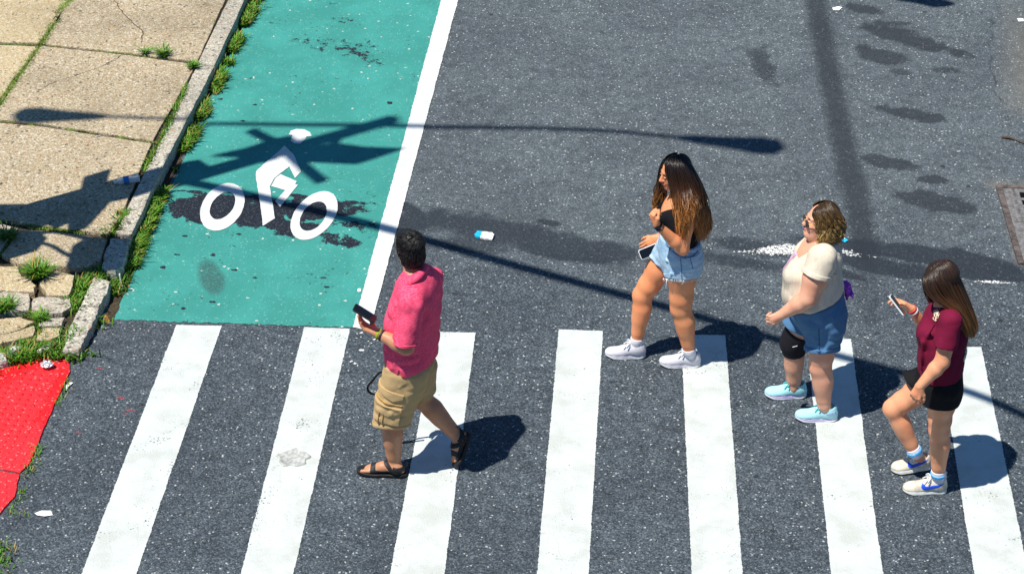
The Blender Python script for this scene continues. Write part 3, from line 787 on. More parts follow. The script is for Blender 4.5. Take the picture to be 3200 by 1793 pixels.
gl.append(blades(strip_roots([(-30, 1140), (50, 1120), (120, 1095), (190, 1085)], .06, 3600, .025, 7, 5., .24), .03, .11, .005, .8, 7))
gl.append(blades(strip_roots([(60, 1075), (120, 1060), (190, 1050)], .04, 2000, .045, 8, 5., .36), .03, .09, .005, .8, 8))
gl.append(blades(strip_roots([(0, 1030), (60, 1010), (110, 990), (150, 985)], .03, 500, .06, 9, 4., .42), .02, .08, .005, .8, 9))
gl.append(blades(strip_roots([(-20, 985), (60, 985), (130, 985)], .02, 450, .06, 31, 4., .4), .02, .08, .005, .8, 31))
gl.append(blades(strip_roots([(110, 1010), (125, 1045), (100, 1065)], .02, 600, .06, 32, 4., .3), .02, .07, .005, .8, 32))
gl.append(blades(strip_roots([(226, 1150), (200, 1215), (160, 1300), (110, 1420), (60, 1540), (20, 1650), (-10, 1760)], .022, 520, .005, 10, 4., .47), .015, .05, .004, .8, 10))
gl.append(blades(strip_roots([(25, 1600), (5, 1700), (-20, 1800)], .06, 800, .005, 33, 4., .36), .02, .07, .004, .8, 33))
gr = join_arrays([(v, np.array([0])) for v, f in gl])[0]
fs = []; b = 0
for v, f in gl:
    fs += [tuple(i+b for i in q) for q in f]; b += len(v)
g = obj('grass', gr, fs, GRASS, smooth=False); tag(g, 'green grass and weeds along the kerb and around the broken slabs', kind='stuff')
ml = [blades(strip_roots([(213, 0), (171, 70), (129, 139)], .022, 2200, ZK, 11, 3., .30), .010, .04, .004, .9, 11),
      blades(strip_roots([(127, 142), (63, 230), (10, 315), (-20, 360)], .022, 2200, ZK, 12, 3., .28), .010, .04, .004, .9, 12),
      blades(strip_roots([(0, 378), (155, 396), (480, 445)], .008, 1100, ZK, 13, 4., .52), .006, .022, .0035, .9, 13),
      blades(strip_roots([(200, 402), (270, 413)], .014, 1800, ZK, 34, 4., .3), .008, .025, .0035, .9, 34), blades(strip_roots([(80, 388), (150, 398)], .012, 1600, ZK, 35, 4., .3), .008, .025, .0035, .9, 35),
      blades(strip_roots([(360, 426), (420, 436)], .012, 1500, ZK, 36, 4., .3), .008, .025, .0035, .9, 36),
      blades(strip_roots([(0, 137), (129, 141), (388, 167), (618, 198)], .006, 900, ZK, 14, 4., .56), .006, .02, .0035, .9, 14),
      blades(strip_roots([(-30, 690), (60, 700), (128, 711), (230, 722), (341, 736)], .014, 1800, ZK, 15, 3., .36), .008, .03, .004, .9, 15),
      blades(strip_roots([(62, 716), (15, 768), (-5, 800)], .012, 500, ZK, 16, 3., .45), .008, .025, .004, .9, 16),
      blades(strip_roots([(355, 5), (375, 50), (400, 60), (430, 85)], .006, 700, ZK, 17, 4., .52), .006, .02, .0035, .9, 17),
      blades(strip_roots([(400, 58), (425, 80)], .012, 1200, ZK, 37, 4., .3), .006, .02, .0035, .9, 37),
      blades(strip_roots([(350, 170), (420, 160), (330, 215)], .006, 600, ZK, 18, 4., .58), .006, .02, .0035, .9, 18)]
mv = np.concatenate([v for v, f in ml]); fs = []; b = 0
for v, f in ml:
    fs += [tuple(i+b for i in q) for q in f]; b += len(v)
g = obj('moss', mv, fs, MOSS, smooth=False); tag(g, 'short moss and grass filling the sidewalk joints', kind='stuff')
for i, (x, y, z, rad, n, h, lab) in enumerate([(118, 862, .11, .09, 420, .17, 'big bushy clump of grass sprouting between the broken slabs'), (455, 168, ZK, .03, 60, .11, 'small pale sprig of grass in the joint, further from the kerb'),
        (512, 176, ZK, .045, 110, .13, 'feathery clump of grass in the joint between two slabs'), (603, 212, ZK, .05, 150, .10, 'dense clump of weeds where slab joint meets the kerb'), (25, 745, ZK, .09, 260, .12, 'dark weed clump lying in the pole shadow at the left edge'),
        (12, 968, .09, .10, 300, .13, 'leafy grass clump at the left edge above the broken yellow slabs'), (128, 1000, .07, .08, 240, .10, 'low grass clump in the gap between two yellow stones'), (415, 775, .01, .07, 260, .12, 'bright grass clump at the foot of the dark kerb stone'),
        (455, 640, .01, .08, 300, .12, 'leafy weed clump at the kerb foot beside the black patch')]):
    r = np.random.default_rng(100+i); c = ground(x, y, z)
    a = r.random(n)*6.283; q = rad*np.sqrt(r.random(n))*.5
    roots = np.column_stack([c[0]+q*np.cos(a), c[1]+q*np.sin(a), np.full(n, z-.01)])
    v, f = blades(roots, h*.4, h, .0055, 1.1, 200+i)
    o = obj('grass_clump', v, f, GRASS, origin=c, smooth=False); tag(o, lab, 'weeds', 'grass clumps in the pavement')
# ================================================================== SMALL THINGS ON THE GROUND
PLAST = NT('clear_bottle_plastic', .12, .6); PLAST.color((.80, .86, .92)); PLAST.b.inputs['Transmission Weight'].default_value = .55; PLAST.b.inputs['IOR'].default_value = 1.2; PLAST = PLAST.done()
PBLUE = m_plain('blue_print', (.03, .16, .42), .35, .4, .2, 60.); PWHITE = m_plain('white_paper', (.80, .80, .78), .7, .2, .06, 25., .3)
LEAFB = m_plain('dry_leaf', (.42, .20, .05), .7, .2, .35, 40., .3); FOIL = m_plain('crumpled_foil', (.75, .76, .78), .28, .8, .15, 50., .8, .6)
RUST = m_plain('rusty_cast_iron', (.12, .095, .085), .7, .4, .45, 22., .5, .25); IRON = m_plain('cast_iron', (.20, .19, .185), .6, .45, .35, 40., .4, .3)
HOLE = m_plain('shaft_shade', (.006, .006, .007), .95, .05); TWIG = m_plain('twig_bark', (.09, .06, .04), .85, .2, .3, 60., .4)
CYAN = m_plain('cyan_print', (.02, .42, .72), .4, .4, .1)
def lathe(prof, axis_o, axis_d, seg=20):
    d = unit(axis_d); a = unit(np.cross(d, (0.1, .2, 1) if abs(d[2]) < .9 else (1, 0, 0))); b = np.cross(d, a)
    an = np.arange(seg)*2*math.pi/seg
    V = np.concatenate([axis_o+d*x+r*(np.cos(an)[:, None]*a+np.sin(an)[:, None]*b) for x, r in prof])
    i, j = np.meshgrid(np.arange(len(prof)-1), np.arange(seg), indexing='ij')
    Q = np.stack([i*seg+j, i*seg+(j+1) % seg, (i+1)*seg+(j+1) % seg, (i+1)*seg+j], -1).reshape(-1, 4)
    return V, Q[:, ::-1]
# water bottle
p0 = ground(362, 579, ZK)+(0, 0, .03); p1 = ground(438, 568, ZK)+(0, 0, .032)
root = empty('plastic_bottle', (*(p0+p1)[:2]/2, ZK)); tag(root, 'crushed clear plastic water bottle lying by the kerb on the sidewalk', 'bottle')
d = unit(p1-p0); L = np.linalg.norm(p1-p0)
prof = [(.0, .010), (.012, .011), (.03, .026), (.045, .031)]+[(.05+.012*k, .031-.003*(k % 2)) for k in range(int((L-.07)/.012))]+[(L-.012, .031), (L-.003, .026), (L, .004)]
V, Q = lathe(prof, p0, d); V += np.column_stack([0*V[:, 0], 0*V[:, 0], (fbm2(V[:, 0], V[:, 1], 30., 2)-.5)*.012]); obj('body', V, Q, PLAST, root)
V, Q = lathe([(-.014, .001), (-.014, .0135), (.004, .0135), (.004, .009)], p0, d); obj('cap', V, Q, PWHITE, root)
V, Q = lathe([(.062, .0325), (.066, .0335), (.10, .0335), (.104, .0325)], p0, d); obj('label', V, Q, PBLUE, root)
# crumpled things
def lump(name, c, r, mat, lab, cat, amp=.35, seed=0, rot=0., group=None):
    n = 16; th = np.linspace(0, math.pi, n); ph = np.arange(2*n)*math.pi/n
    T, P = np.meshgrid(th, ph, indexing='ij'); k = 1+(fbm2(T*2+seed*3, np.cos(P)*2+seed, 1.6, 3)-.5)*2*amp
    V = np.stack([r[0]*k*np.sin(T)*np.cos(P), r[1]*k*np.sin(T)*np.sin(P), r[2]*k*(np.cos(T)+1)*.5*1.0], -1).reshape(-1, 3)
    cr, sr = math.cos(rot), math.sin(rot); V = np.column_stack([V[:, 0]*cr-V[:, 1]*sr, V[:, 0]*sr+V[:, 1]*cr, V[:, 2]])+c
    i, j = np.meshgrid(np.arange(n-1), np.arange(2*n), indexing='ij')
    Q = np.stack([i*2*n+j, (i+1)*2*n+j, (i+1)*2*n+(j+1) % (2*n), i*2*n+(j+1) % (2*n)], -1).reshape(-1, 4)
    return tag(obj(name, V, Q, mat, None, c, smooth=False), lab, cat, group)
lump('crumpled_foil', ground(148, 1144, .03), (.045, .035, .035), FOIL, 'crumpled piece of foil on the red tactile pad', 'litter', .4, 1)
def scrap(name, pts, z, mat, lab, cat='litter', curl=.012, seed=0, group=None, thick=.002):
    P = np.array([ground(x, y, z)[:2] for x, y in pts]); c = P.mean(0); out = [c+(p-c)*s for s in (1., .5) for p in P]
    n = len(P); r = np.random.default_rng(seed)
    V = [(*q, z+.004+curl*r.random()*(1 if k < n else .6)) for k, q in enumerate(out)]+[(*c, z+.004+curl*.5)]
    V += [(a, b, h-thick) for a, b, h in V]
    m_ = 2*n+1; F = []
    for k in range(n):
        k2 = (k+1) % n
        F += [(k, k2, n+k2, n+k), (n+k, n+k2, 2*n), (m_+k2, m_+k, m_+n+k, m_+n+k2), (m_+n+k2, m_+n+k, m_+2*n), (k2, k, m_+k, m_+k2)]
    return tag(obj(name, V, F, mat, None, (*c, z), smooth=False), lab, cat, group)
# snack wrapper: white with blue end
C6 = lambda x, y: (1250+x/2.4047, 500+y/2.4047)
wr = empty('wrapper', (*ground(*C6(632, 575))[:2], 0)); tag(wr, 'flat white and blue wrapper lying on the asphalt beyond the man', 'litter')
for nm, pts, mt, zz in [('white_half', [(618, 548), (690, 562), (706, 580), (692, 608), (640, 606), (600, 596)], PWHITE, .012), ('blue_half', [(562, 572), (582, 548), (618, 546), (602, 596), (568, 590)], CYAN, .014)]:
    P = [ground(*C6(*q))[:2] for q in pts]; ob = prism(nm, jit(P, .018, .006, seed=int(zz*1000)), .003, zz-.004, mt, wr)
    for v in ob.data.vertices:
        wx, wy = v.co.x+wr.location.x, v.co.y+wr.location.y; v.co.z += .030*float(fbm2(wx, wy, 22., 3, 2.))*(1 if v.co.z > .004 else .25)
scrap('paper_scrap', [(108, 1605), (130, 1597), (160, 1600), (165, 1610), (140, 1616), (118, 1614)], .0, PWHITE, 'white paper scrap on the asphalt near the bottom left corner', seed=2)
scrap('paper_scrap', [(206, 1205), (222, 1196), (229, 1200), (214, 1212), (207, 1222)], 0, PWHITE, 'torn white scrap at the edge of the red pad', seed=3)
scrap('paper_scrap', [(2600, 30), (2618, 24), (2632, 28), (2622, 34), (2604, 36)], 0, PWHITE, 'small white scrap on the asphalt at the top edge right of centre', seed=4)
scrap('paper_scrap', [(3178, 62), (3196, 62), (3200, 70), (3182, 70)], 0, PWHITE, 'white scrap in the dusty gutter at the upper right edge', seed=5)
scrap('bottle_cap', [(1117, 905), (1122, 902), (1128, 904), (1128, 911), (1122, 914), (1117, 911)], .004, PWHITE, 'tiny white disc on the green lane beside the white line', 'bottle cap', .002, 6)
scrap('blue_scrap', [(2629, 746), (2640, 748), (2650, 755), (2640, 759), (2630, 754)], 0, CYAN, 'small light blue scrap on the asphalt behind the woman with sunglasses', seed=7)
o = tube('plastic_straw', [ground(374, 862, .09)+(0, 0, .02), ground(379, 885, .03), ground(384, 908, .008)+(0, 0, .01)], .006, PWHITE, n=8, origin=ground(379, 890)); tag(o, 'pale plastic straw propped in the weeds at the kerb foot', 'litter')
o = tube('twig', [ground(3130, 432)+(0, 0, .01), ground(3150, 436)+(0, 0, .018), ground(3172, 441)+(0, 0, .012), ground(3200, 452)+(0, 0, .01)], [.012, .010, .007, .004], TWIG, n=14, origin=ground(3160, 440)); tag(o, 'dark broken twig on the asphalt at the right edge', 'twig')
for k in range(3): pass
lfs = [((655, 262), (720, 236), 'long dry brown leaf at the kerb foot by the green lane'), ((690, 256), (712, 248), 'small dry leaf tucked against the long brown leaf'), ((448, 760), (458, 764), 'orange dead leaf by the bright weeds under the dark kerb stone'), ((390, 852), (404, 862), 'curled orange leaf at the gap after the dark kerb stone'),
       ((395, 905), (405, 910), 'brown leaf fragment on the green lane corner'), ((366, 671), (378, 676), 'dry leaf on the inner edge of the kerb'), ((590, 452), (602, 456), 'tiny orange leaf at the kerb foot left of the cyclist marking'), ((325, 1002), (345, 1010), 'shredded brown leaf at the corner where the green lane starts')]
for k, (a, b, lab) in enumerate(lfs):
    za = ZK if k == 5 else .006
    A, B2 = ground(*a, za), ground(*b, za); d = B2-A; nrm = np.array((-d[1], d[0], 0))*.3; V = []; 
    for t in np.linspace(0, 1, 7):
        w = math.sin(math.pi*min(1, t*1.02))**.7; c = A+d*t+(0, 0, .012+.03*math.sin(t*5+k))
        V += [c+nrm*w+(0, 0, .012*w), c, c-nrm*w+(0, 0, .010*w)]
    F = []
    for q in range(6):
        for e in (0, 1): F.append((q*3+e, q*3+3+e, q*3+4+e, q*3+1+e))
    o = obj('dry_leaf', V, F, LEAFB, None, A); tag(o, lab, 'leaf', 'fallen leaves by the kerb')
# white pebbles by the kerb
o = lump('pebble', ground(648, 342, .006), (.016, .014, .02), PWHITE, 'white pebble at the kerb foot beside the weeds', 'pebble', .25, 8)
o = lump('pebble', ground(738, 78, .006), (.02, .015, .03), PWHITE, 'white pebble in the weeds near the top of the kerb', 'pebble', .25, 9)
# paint blister on the second stripe
c = ground(917, 1433)
V = []; F = []; n = 30
for k in range(n):
    a = 2*math.pi*k/n; rr = 1+.12*math.sin(5*a)+.07*math.sin(9*a+1)
    for s, z in ((1.07, .0045), (1., .016), (.95, .016), (.86, .0052), (.4, .0054)): V.append(c+(.098*rr*s*math.cos(a), .085*rr*s*math.sin(a), z))
for k in range(n):
    for s in range(4): F.append((k*5+s, ((k+1) % n)*5+s, ((k+1) % n)*5+s+1, k*5+s+1))
F.append(tuple(k*5+4 for k in range(n)))
BLI = m_plain('greyed_blister_paint', (.40, .41, .385), .7, .3, .25, 40., .4)
o = obj('paint_blister', V, F, BLI, None, c); tag(o, 'round cracked paint blister on the second crosswalk stripe', 'paint blister')

# ================================================================== DRAIN GRATE
a = ground(3120, 588); b = ground(3188, 824); u = unit(b-a); Ld = np.linalg.norm(b-a)
v = np.array((-u[1], u[0], 0)); v = v if v[0] > 0 else -v
def dp(s, t, z=0.): return a+u*s+v*t+np.array((0, 0, z))
dr = empty('drain_grate', dp(Ld/2, .3)); tag(dr, 'rusty cast iron storm drain grate in the gutter at the right edge', 'drain')
def dbox(nm, s0, s1, t0, t1, z0, z1, mat, par=dr, bev=.004): return prism(nm, [dp(*q)[:2] for q in ((s0, t0), (s1, t0), (s1, t1), (s0, t1))], z0, z1, mat, par, bevel=bev)
W = .62
V = [dp(0, 0, .006), dp(Ld, 0, .006), dp(Ld, W, .006), dp(0, W, .006)]
obj('shade_sheet', V, [(0, 1, 2, 3)] if np.cross(u, v)[2] > 0 else [(3, 2, 1, 0)], HOLE, dr)  # flat sheet, the shade below the grate painted as near-black
fr = []
for q in ((-.02, Ld+.02, -.02, .025), (-.02, .025, .025, W), (Ld-.025, Ld+.02, .025, W)): 
    fr.append(q)
bm_parts = [(-.02, Ld+.02, -.02, .025)]
for k, q in enumerate(fr): dbox('frame', *q, -.02, .022, RUST)
dbox('lettered_rim', .028, Ld-.028, .028, .15, -.02, .016, IRON)
dbox('border', .028, .075, .15, W, -.02, .015, IRON); dbox('border', Ld-.075, Ld-.028, .15, W, -.02, .015, IRON)
nb = 9
for k in range(1, nb):
    s = .075+(Ld-.15)*k/nb; dbox('cross_bar', s-.016, s+.016, .15, W, -.02, .0145, IRON)
for k in range(3): dbox('long_bar', .076, Ld-.076, .235+.13*k, .268+.13*k, -.02, .0155, IRON)
# raised casting letters along the rim (worn past reading)
r = np.random.default_rng(5); st_ = []
for k in range(18):
    s = .05+(Ld-.1)*k/18; kind = r.integers(0, 4)
    for q in [[(0, 0), (0, .05)], [(0, .05), (.03, .05)], [(.03, .0), (.03, .05)], [(0, .0), (.03, .0)], [(0, .025), (.03, .025)]][kind if kind < 2 else 0:kind+2]:
        st_.append(np.array([dp(s+q[0][0], .065+q[0][1], .017), dp(s+q[1][0], .065+q[1][1], .017)]))
V, Q = tube_arrays(st_, [np.full(2, .005)]*len(st_), 4); tag(obj('raised_lettering', V, Q, IRON, dr), kind='stuff')
DUST = m_plain('gutter_silt', (.26, .22, .15), .95, .1, .35, 40., .7)

# ================================================================== SIGNAL AND LAMP POLE (stands out of the picture, its shadow falls in it)
STEEL = m_plain('galvanised_steel', (.42, .43, .44), .5, .5, .1, 20.); SIGB = m_plain('signal_black', (.02, .02, .02), .5, .4); LENS = m_plain('signal_lens', (.25, .03, .02), .2, .5); PLATE_GREEN = m_plain('caster_plate_green', (.02, .22, .10), .4, .4)
def up(nx, ny, h, z=0.): return ground(nx, ny, z)+np.array((SUN[0], SUN[1], 1.))*(h-z)
HT = 8.6
top = up(1215, 378, HT); base = np.array((top[0], top[1], ZK))
pole = empty('street_lamp', base); tag(pole, 'steel pole with twin lamp arms and a long mast arm beyond the left edge', 'street lamp')
tube('pole', [base, base+(0, 0, HT*.5), top+(0, 0, .05)], [.095, .09, .08], STEEL, pole, 16, 10)
obj('base_plate', np.array([base+(sx*.24, sy*.24, z) for z in (-.02, .03) for sx, sy in ((-1, -1), (1, -1), (1, 1), (-1, 1))]), [(3, 2, 1, 0), (4, 5, 6, 7), (0, 1, 5, 4), (1, 2, 6, 5), (2, 3, 7, 6), (3, 0, 4, 7)], STEEL, pole, smooth=False)
armL = [up(1215, 393, HT-.1), up(924, 391, HT-.1), up(640, 389, HT-.1), up(590, 372, HT-.1, ZK), up(330, 365, HT-.1, ZK)]
armR = [up(1215, 393, HT-.1), up(1335, 397, HT-.1), up(1635, 400, HT-.1), up(1907, 410, HT-.1), up(2120, 430, HT-.1)]
for pts, tip in ((armL, up(35, 362, HT-.15, ZK)), (armR, up(2450, 464, HT-.15))):
    tube('lamp_arm', pts, [.038, .026], STEEL, pole, 10, 24)
    q = pts[-1]; ax = tip-q; L = np.linalg.norm(ax)
    prof = [(0, .04), (L*.15, .07), (L*.45, .10), (L*.75, .15), (L*.93, .13), (L, .02)]
    V, Q = lathe(prof, q, ax, 18); V = np.column_stack([V[:, :2], q[2]+(V[:, 2]-q[2])*.5]); lh = obj('lamp_head', V, Q, STEEL, pole)
def slabcast(nm, pts, h, th, mat, par, z=0.):  # flat prism cut to a shadow outline and lifted towards the sun
    P = [up(x, y, h, z)[:2] for x, y in pts]; return prism(nm, P, h-th/2, h+th/2, mat, par, bevel=.01)
C2 = lambda x, y: (x/1.84, 250+y/1.84)
for nm, pts, h, mt in [('signal_caster', [(1740, 400), (1900, 372), (2060, 395), (2310, 404), (2090, 478), (1900, 470), (1740, 462)], 6.6, SIGB), ('signal_caster', [(1240, 432), (1400, 398), (1560, 345), (1640, 330), (1700, 380), (1560, 470), (1400, 438)], 6.2, SIGB),
                       ('caster_box', [(1040, 480), (1110, 470), (1190, 520), (1120, 545), (1030, 535)], 4.4, STEEL)]:
    slabcast(nm, [C2(*q) for q in pts], h, .28, mt, pole)  # unseen pole hardware, shaped only by the shadows it casts
for pts, h, r in [([(1700, 400), (1560, 350), (1440, 290)], 6.4, .055), ([(1660, 420), (1760, 510), (1860, 590)], 6.4, .06), ([(1330, 510), (1500, 440), (1700, 370)], 5.9, .03), ([(1950, 330), (1900, 400)], 6.7, .04), ([(1110, 500), (1180, 545)], 4.4, .03)]:
    tube('bracket', [up(*C2(*q), h) for q in pts], r, STEEL, pole, 8, 6)
# mast arm carrying signals over the street
mast = [up(538, 560, 5.6), up(760, 606, 5.6), up(1212, 717, 5.65), up(1526, 806, 5.7), up(2091, 962, 5.75), up(2480, 1075, 5.8), up(3000, 1216, 5.85), up(3230, 1312, 5.9)]
tube('mast_arm', mast, [.056, .052, .046, .038], STEEL, pole, 10, 40)
# unseen post added left of the frame, parts cut to the sidewalk shadow outlines
pp = up(-60, 700, 4.2, ZK); pb = np.array((pp[0]-.15, pp[1], ZK))
ped = empty('caster_post', pb); tag(ped, 'pedestrian signal post with boxes and brackets standing left of the frame', 'shadow caster')
tube('post', [pb, pb+(0, 0, 2.2), pb+(0, 0, 4.6)], .06, STEEL, ped, 12, 6)
for nm, pts, h, mt in [('box_caster', [(470, 690), (506, 552), (622, 517), (575, 665)], 3.6, SIGB), ('plate_caster', [(-60, 722), (280, 720), (470, 664), (600, 650), (640, 680), (590, 740), (480, 860), (415, 872), (412, 800), (340, 850), (300, 828), (230, 850), (-60, 800)], 3.3, STEEL),
                       ('plate_caster', [(-80, 1030), (-80, 860), (200, 870), (250, 915), (190, 990), (60, 1028)], 2.9, PLATE_GREEN), ('box_caster', [(440, 945), (500, 910), (600, 888), (750, 900), (740, 940), (690, 1085), (585, 1092), (480, 1085), (395, 1085), (420, 1010)], 3.5, SIGB)]:
    slabcast(nm, [C2(*q) for q in pts], h, .16, mt, ped, ZK)
for pts, h, r in [([(200, 880), (330, 872), (480, 905), (600, 930)], 3.2, .03), ([(200, 930), (290, 950), (360, 990), (420, 1020)], 3.2, .022)]:
    tube('bracket', [up(*C2(*q), h, ZK) for q in pts], r, STEEL, ped, 8, 8)  # added tubes bent along the loop-shaped shadows
tube('cross_arm', [up(*C2(560, 690), 3.4, ZK), up(*C2(740, 650), 3.5, ZK), up(*C2(930, 585), 3.6, ZK)], .085, STEEL, ped, 10, 8)
# unseen caster added beyond the top edge to drop a dark shadow there
sh = empty('hanging_caster', up(2890, 0, 5.5)); tag(sh, 'unseen added shadow caster on a wire above the top right of the street', 'shadow caster')
slabcast('signal_caster', [(2800, -30), (2830, -12), (2870, -4), (2930, 2), (2968, 12), (2974, 18), (2930, 20), (2880, 8), (2820, -2)], 5.5, .25, SIGB, sh)
tube('caster_wire', [up(2890, 0, 5.5)+(0, 0, .1), up(2890, 0, 5.5)+(4, 3, 1.6)], .012, STEEL, sh, 6, 4)
# ================================================================== PEOPLE
def m_skin(name, c, red=(.0, 0, 0), rough=.48):
    m = NT(name, rough, .4)
    a = m.noise(18., 4., .6); b = m.noise(160., 2., .6)
    col = m.mix(m.step(a, .3, .75), c, tuple(max(0, min(1, x*y)) for x, y in zip(c, (1.0, .86, .80))))
    col = m.mix(m.math('MULTIPLY', m.step(b, .58, .7), .22), col, tuple(x*.72 for x in c))
    bl = m.noise(7., 3., .55); col = m.mix(m.math('MULTIPLY', m.step(bl, .45, .75), .45), col, (min(1, c[0]*1.02), c[1]*.74, c[2]*.66))
    m.color(col); m.b.inputs['Subsurface Weight'].default_value = .12; m.b.inputs['Subsurface Scale'].default_value = .01
    m.b.inputs['Subsurface Radius'].default_value = (1., .35, .2)
    m.bump(b, .12, .002)
    return m.done()
def m_hair(name, root, mid, tip, rough=.38, spec=.5):
    m = NT(name, rough, spec)
    r = m.island(); t = m.attr('along')
    col = m.mix(m.step(t, .15, .55), root, mid); col = m.mix(m.step(t, .45, .95), col, tip)
    col = m.mix(1., col, m.ramp(r, [(0, .5), (.5, 1.), (.9, 1.4), (1, 1.9)]), 'MULTIPLY')
    m.color(col); m.b.inputs['Anisotropic'].default_value = .5
    return m.done()
def m_cloth(name, c, c2=None, weave=300., rough=.85, streak=None, bump=.25):
    m = NT(name, rough, .2)
    p = m.objc(); f = m.noise(weave, 2., .6, p); big = m.noise(9., 3., .55, p)
    col = m.mix(m.step(f, .35, .7), c, c2 or tuple(x*.82 for x in c))
    if streak:
        sv, sc, amt = streak
        s1 = m.noise(1., 4., .7, m.scale(p, sc)); col = m.mix(m.math('MULTIPLY', m.step(s1, .42, .62), amt), col, sv)
    col = m.mix(1., col, m.ramp(big, [(.3, .9), (.7, 1.06)]), 'MULTIPLY')
    m.color(col); m.bump(f, bump, .002); m.b.inputs['Sheen Weight'].default_value = .0
    return m.done()
BLACKC = m_cloth('black_cloth', (.008, .008, .010)); RUBBER = m_plain('black_rubber', (.012, .012, .013), .6, .4, .2, 60., .2)
GLASS_BLK = m_plain('black_glass', (.006, .007, .009), .08, .6, 0.); SILVER = m_plain('pale_metal', (.70, .71, .73), .3, .6, .05)
SOLEW = m_plain('white_foam_sole', (.74, .73, .72), .6, .3, .06, 40., .2); LACE = m_plain('white_lace', (.80, .80, .78), .8, .2, .08, 90.)
LIP = m_plain('lips', (.50, .13, .11), .4, .5, .05); EYEM = m_plain('dark_eye', (.015, .012, .010), .2, .6, 0.); BROW = m_plain('brow', (.05, .03, .02), .8, .2, .1)

class Frame:
    """local axes: forward, left, up"""
    def __init__(s, o, f, u=(0, 0, 1)):
        s.o = np.asarray(o, float); s.f = unit(f); s.l = unit(np.cross(u, s.f)); s.u = np.cross(s.f, s.l)
        s.R = np.stack([s.f, s.l, s.u])
    def __call__(s, x, y, z): return s.o+s.f*x+s.l*y+s.u*z
    @property
    def M(s): return (s.R.T, s.o)       # local -> world:  V @ M[0].T + M[1]
def add_head(F, h, neck, sz=1., nr=.056, jaw=1., nose=1.):
    e = lambda c, r, k=.02, op='+': F.ell(h(*[q*sz for q in c]), np.array(r)*sz, h.R, k, op)
    e((-.012, 0, .035), (.096, .074, .084)); e((.026, 0, -.028), (.066, .061*jaw, .082), .03)
    e((.038, 0, -.082), (.044, .046*jaw, .032), .03); e((.070, 0, -.098), (.020, .022, .018), .02)
    e((.062, .036, -.035), (.026, .022, .028), .02); e((.062, -.036, -.035), (.026, .022, .028), .02)
    for s in (1, -1):
        F.cap(h(.082*sz, .010*s*sz, .030*sz), h(.074*sz, .042*s*sz, .026*sz), .010*sz, .008*sz, .012)
        F.ell(h(.098*sz, .031*s*sz, .004*sz), np.array((.018, .016, .012))*sz, h.R, .012, '-')
        e((.084, .031*s, .003), (.012, .013, .011), .004)
        e((.098, .010*s, -.030), (.010, .009, .008), .008)
        e((-.008, .074*s, -.008), (.020, .007, .031), .006); e((.0, .083*s, -.006), (.010, .005, .020), .004, '-')
    F.cap(h(.090*sz, 0, .014*sz), h((.106+.006*nose)*sz, 0, -.026*sz), .008*sz, .0125*sz, .012)
    e((.088, 0, -.056), (.012, .021, .0065), .008); e((.086, 0, -.068), (.013, .019, .007), .008)
    F.cap(h(-.022*sz, 0, -.05*sz), neck, nr*sz, nr*1.12, .03)
def face_parts(root, h, sz=1., brow=BROW, lip=LIP):
    for s in (1, -1):
        f = Field().ell(h(.0925*sz, .031*s*sz, .003*sz), np.array((.0055, .0125, .0055))*sz, h.R); lo, hi = f.bounds(.01)
        build('eye', f.eval, lo, hi, .0022, EYEM, root)
        f = Field().chain([h(.0905*sz, .014*s*sz, .024*sz), h(.0895*sz, .030*s*sz, .029*sz), h(.078*sz, .046*s*sz, .024*sz)], [.0035, .0035, .002], .004); lo, hi = f.bounds(.01)
        build('eyebrow', f.eval, lo, hi, .0022, brow, root)
    f = Field().ell(h(.0925*sz, 0, -.056*sz), np.array((.0115, .0225, .0055))*sz, h.R, .004).ell(h(.091*sz, 0, -.0665*sz), np.array((.012, .020, .0065))*sz, h.R, .004); lo, hi = f.bounds(.01)
    build('lips', f.eval, lo, hi, .0025, lip, root)
def add_hand(F, w, d, n, side, curls, thumb=(.4, .5), sz=1., spread=.1):
    """w wrist, d finger direction, n palm normal, side +1/-1: thumb along side * (d x n)"""
    d = unit(d); n = unit(np.asarray(n)-d*(np.dot(n, d))); t = np.cross(d, n)*side
    offs = (.031, .0105, -.0105, -.030); lens = ((.042, .026, .020), (.046, .029, .021), (.043, .027, .020), (.034, .021, .018)); tips = []
    for i in range(4):
        b0 = w+t*offs[i]*.55*sz+d*.012*sz; k = w+t*offs[i]*sz+d*(.088-.006*abs(i-1))*sz-n*.004*sz
        F.cap(b0, k, .0155*sz, .0115*sz, .012)
        p = k; ang = 0; c = curls[i] if hasattr(curls[0], '__len__') else curls
        for j in range(3):
            ang += c[j]; dd = d*math.cos(ang)+n*math.sin(ang)+t*spread*(1.2-i*.8)*.35*math.cos(ang)
            q = p+unit(dd)*lens[i][j]*sz; F.cap(p, q, (.0096-.0010*j)*sz, (.0090-.0012*j)*sz, .004); p = q
        tips.append(p)
    F.cap(w+d*.03*sz, w+d*.06*sz, .022*sz, .020*sz, .015)
    a, b = thumb
    p0 = w+t*.020*sz+d*.022*sz; p1 = w+t*.044*sz+d*.052*sz+n*.012*sz
    p2 = p1+unit(d*.8+t*(.55-a)+n*a)*.034*sz; p3 = p2+unit(d*.8+t*(.25-a)+n*b)*.028*sz
    F.cap(p0, p1, .0165*sz, .0125*sz, .012); F.cap(p1, p2, .0118*sz, .0100*sz, .006); F.cap(p2, p3, .0100*sz, .0080*sz, .005)
    return tips, p3
def add_arm(F, s, e, w, r, k=.02):
    """shoulder, elbow, wrist with a muscle taper"""
    rs, ru, re, rf, rw = r
    F.chain([s, s+(e-s)*.5, e], [rs, ru, re], k); F.chain([e, e+(w-e)*.3, w], [re, rf, rw], k)
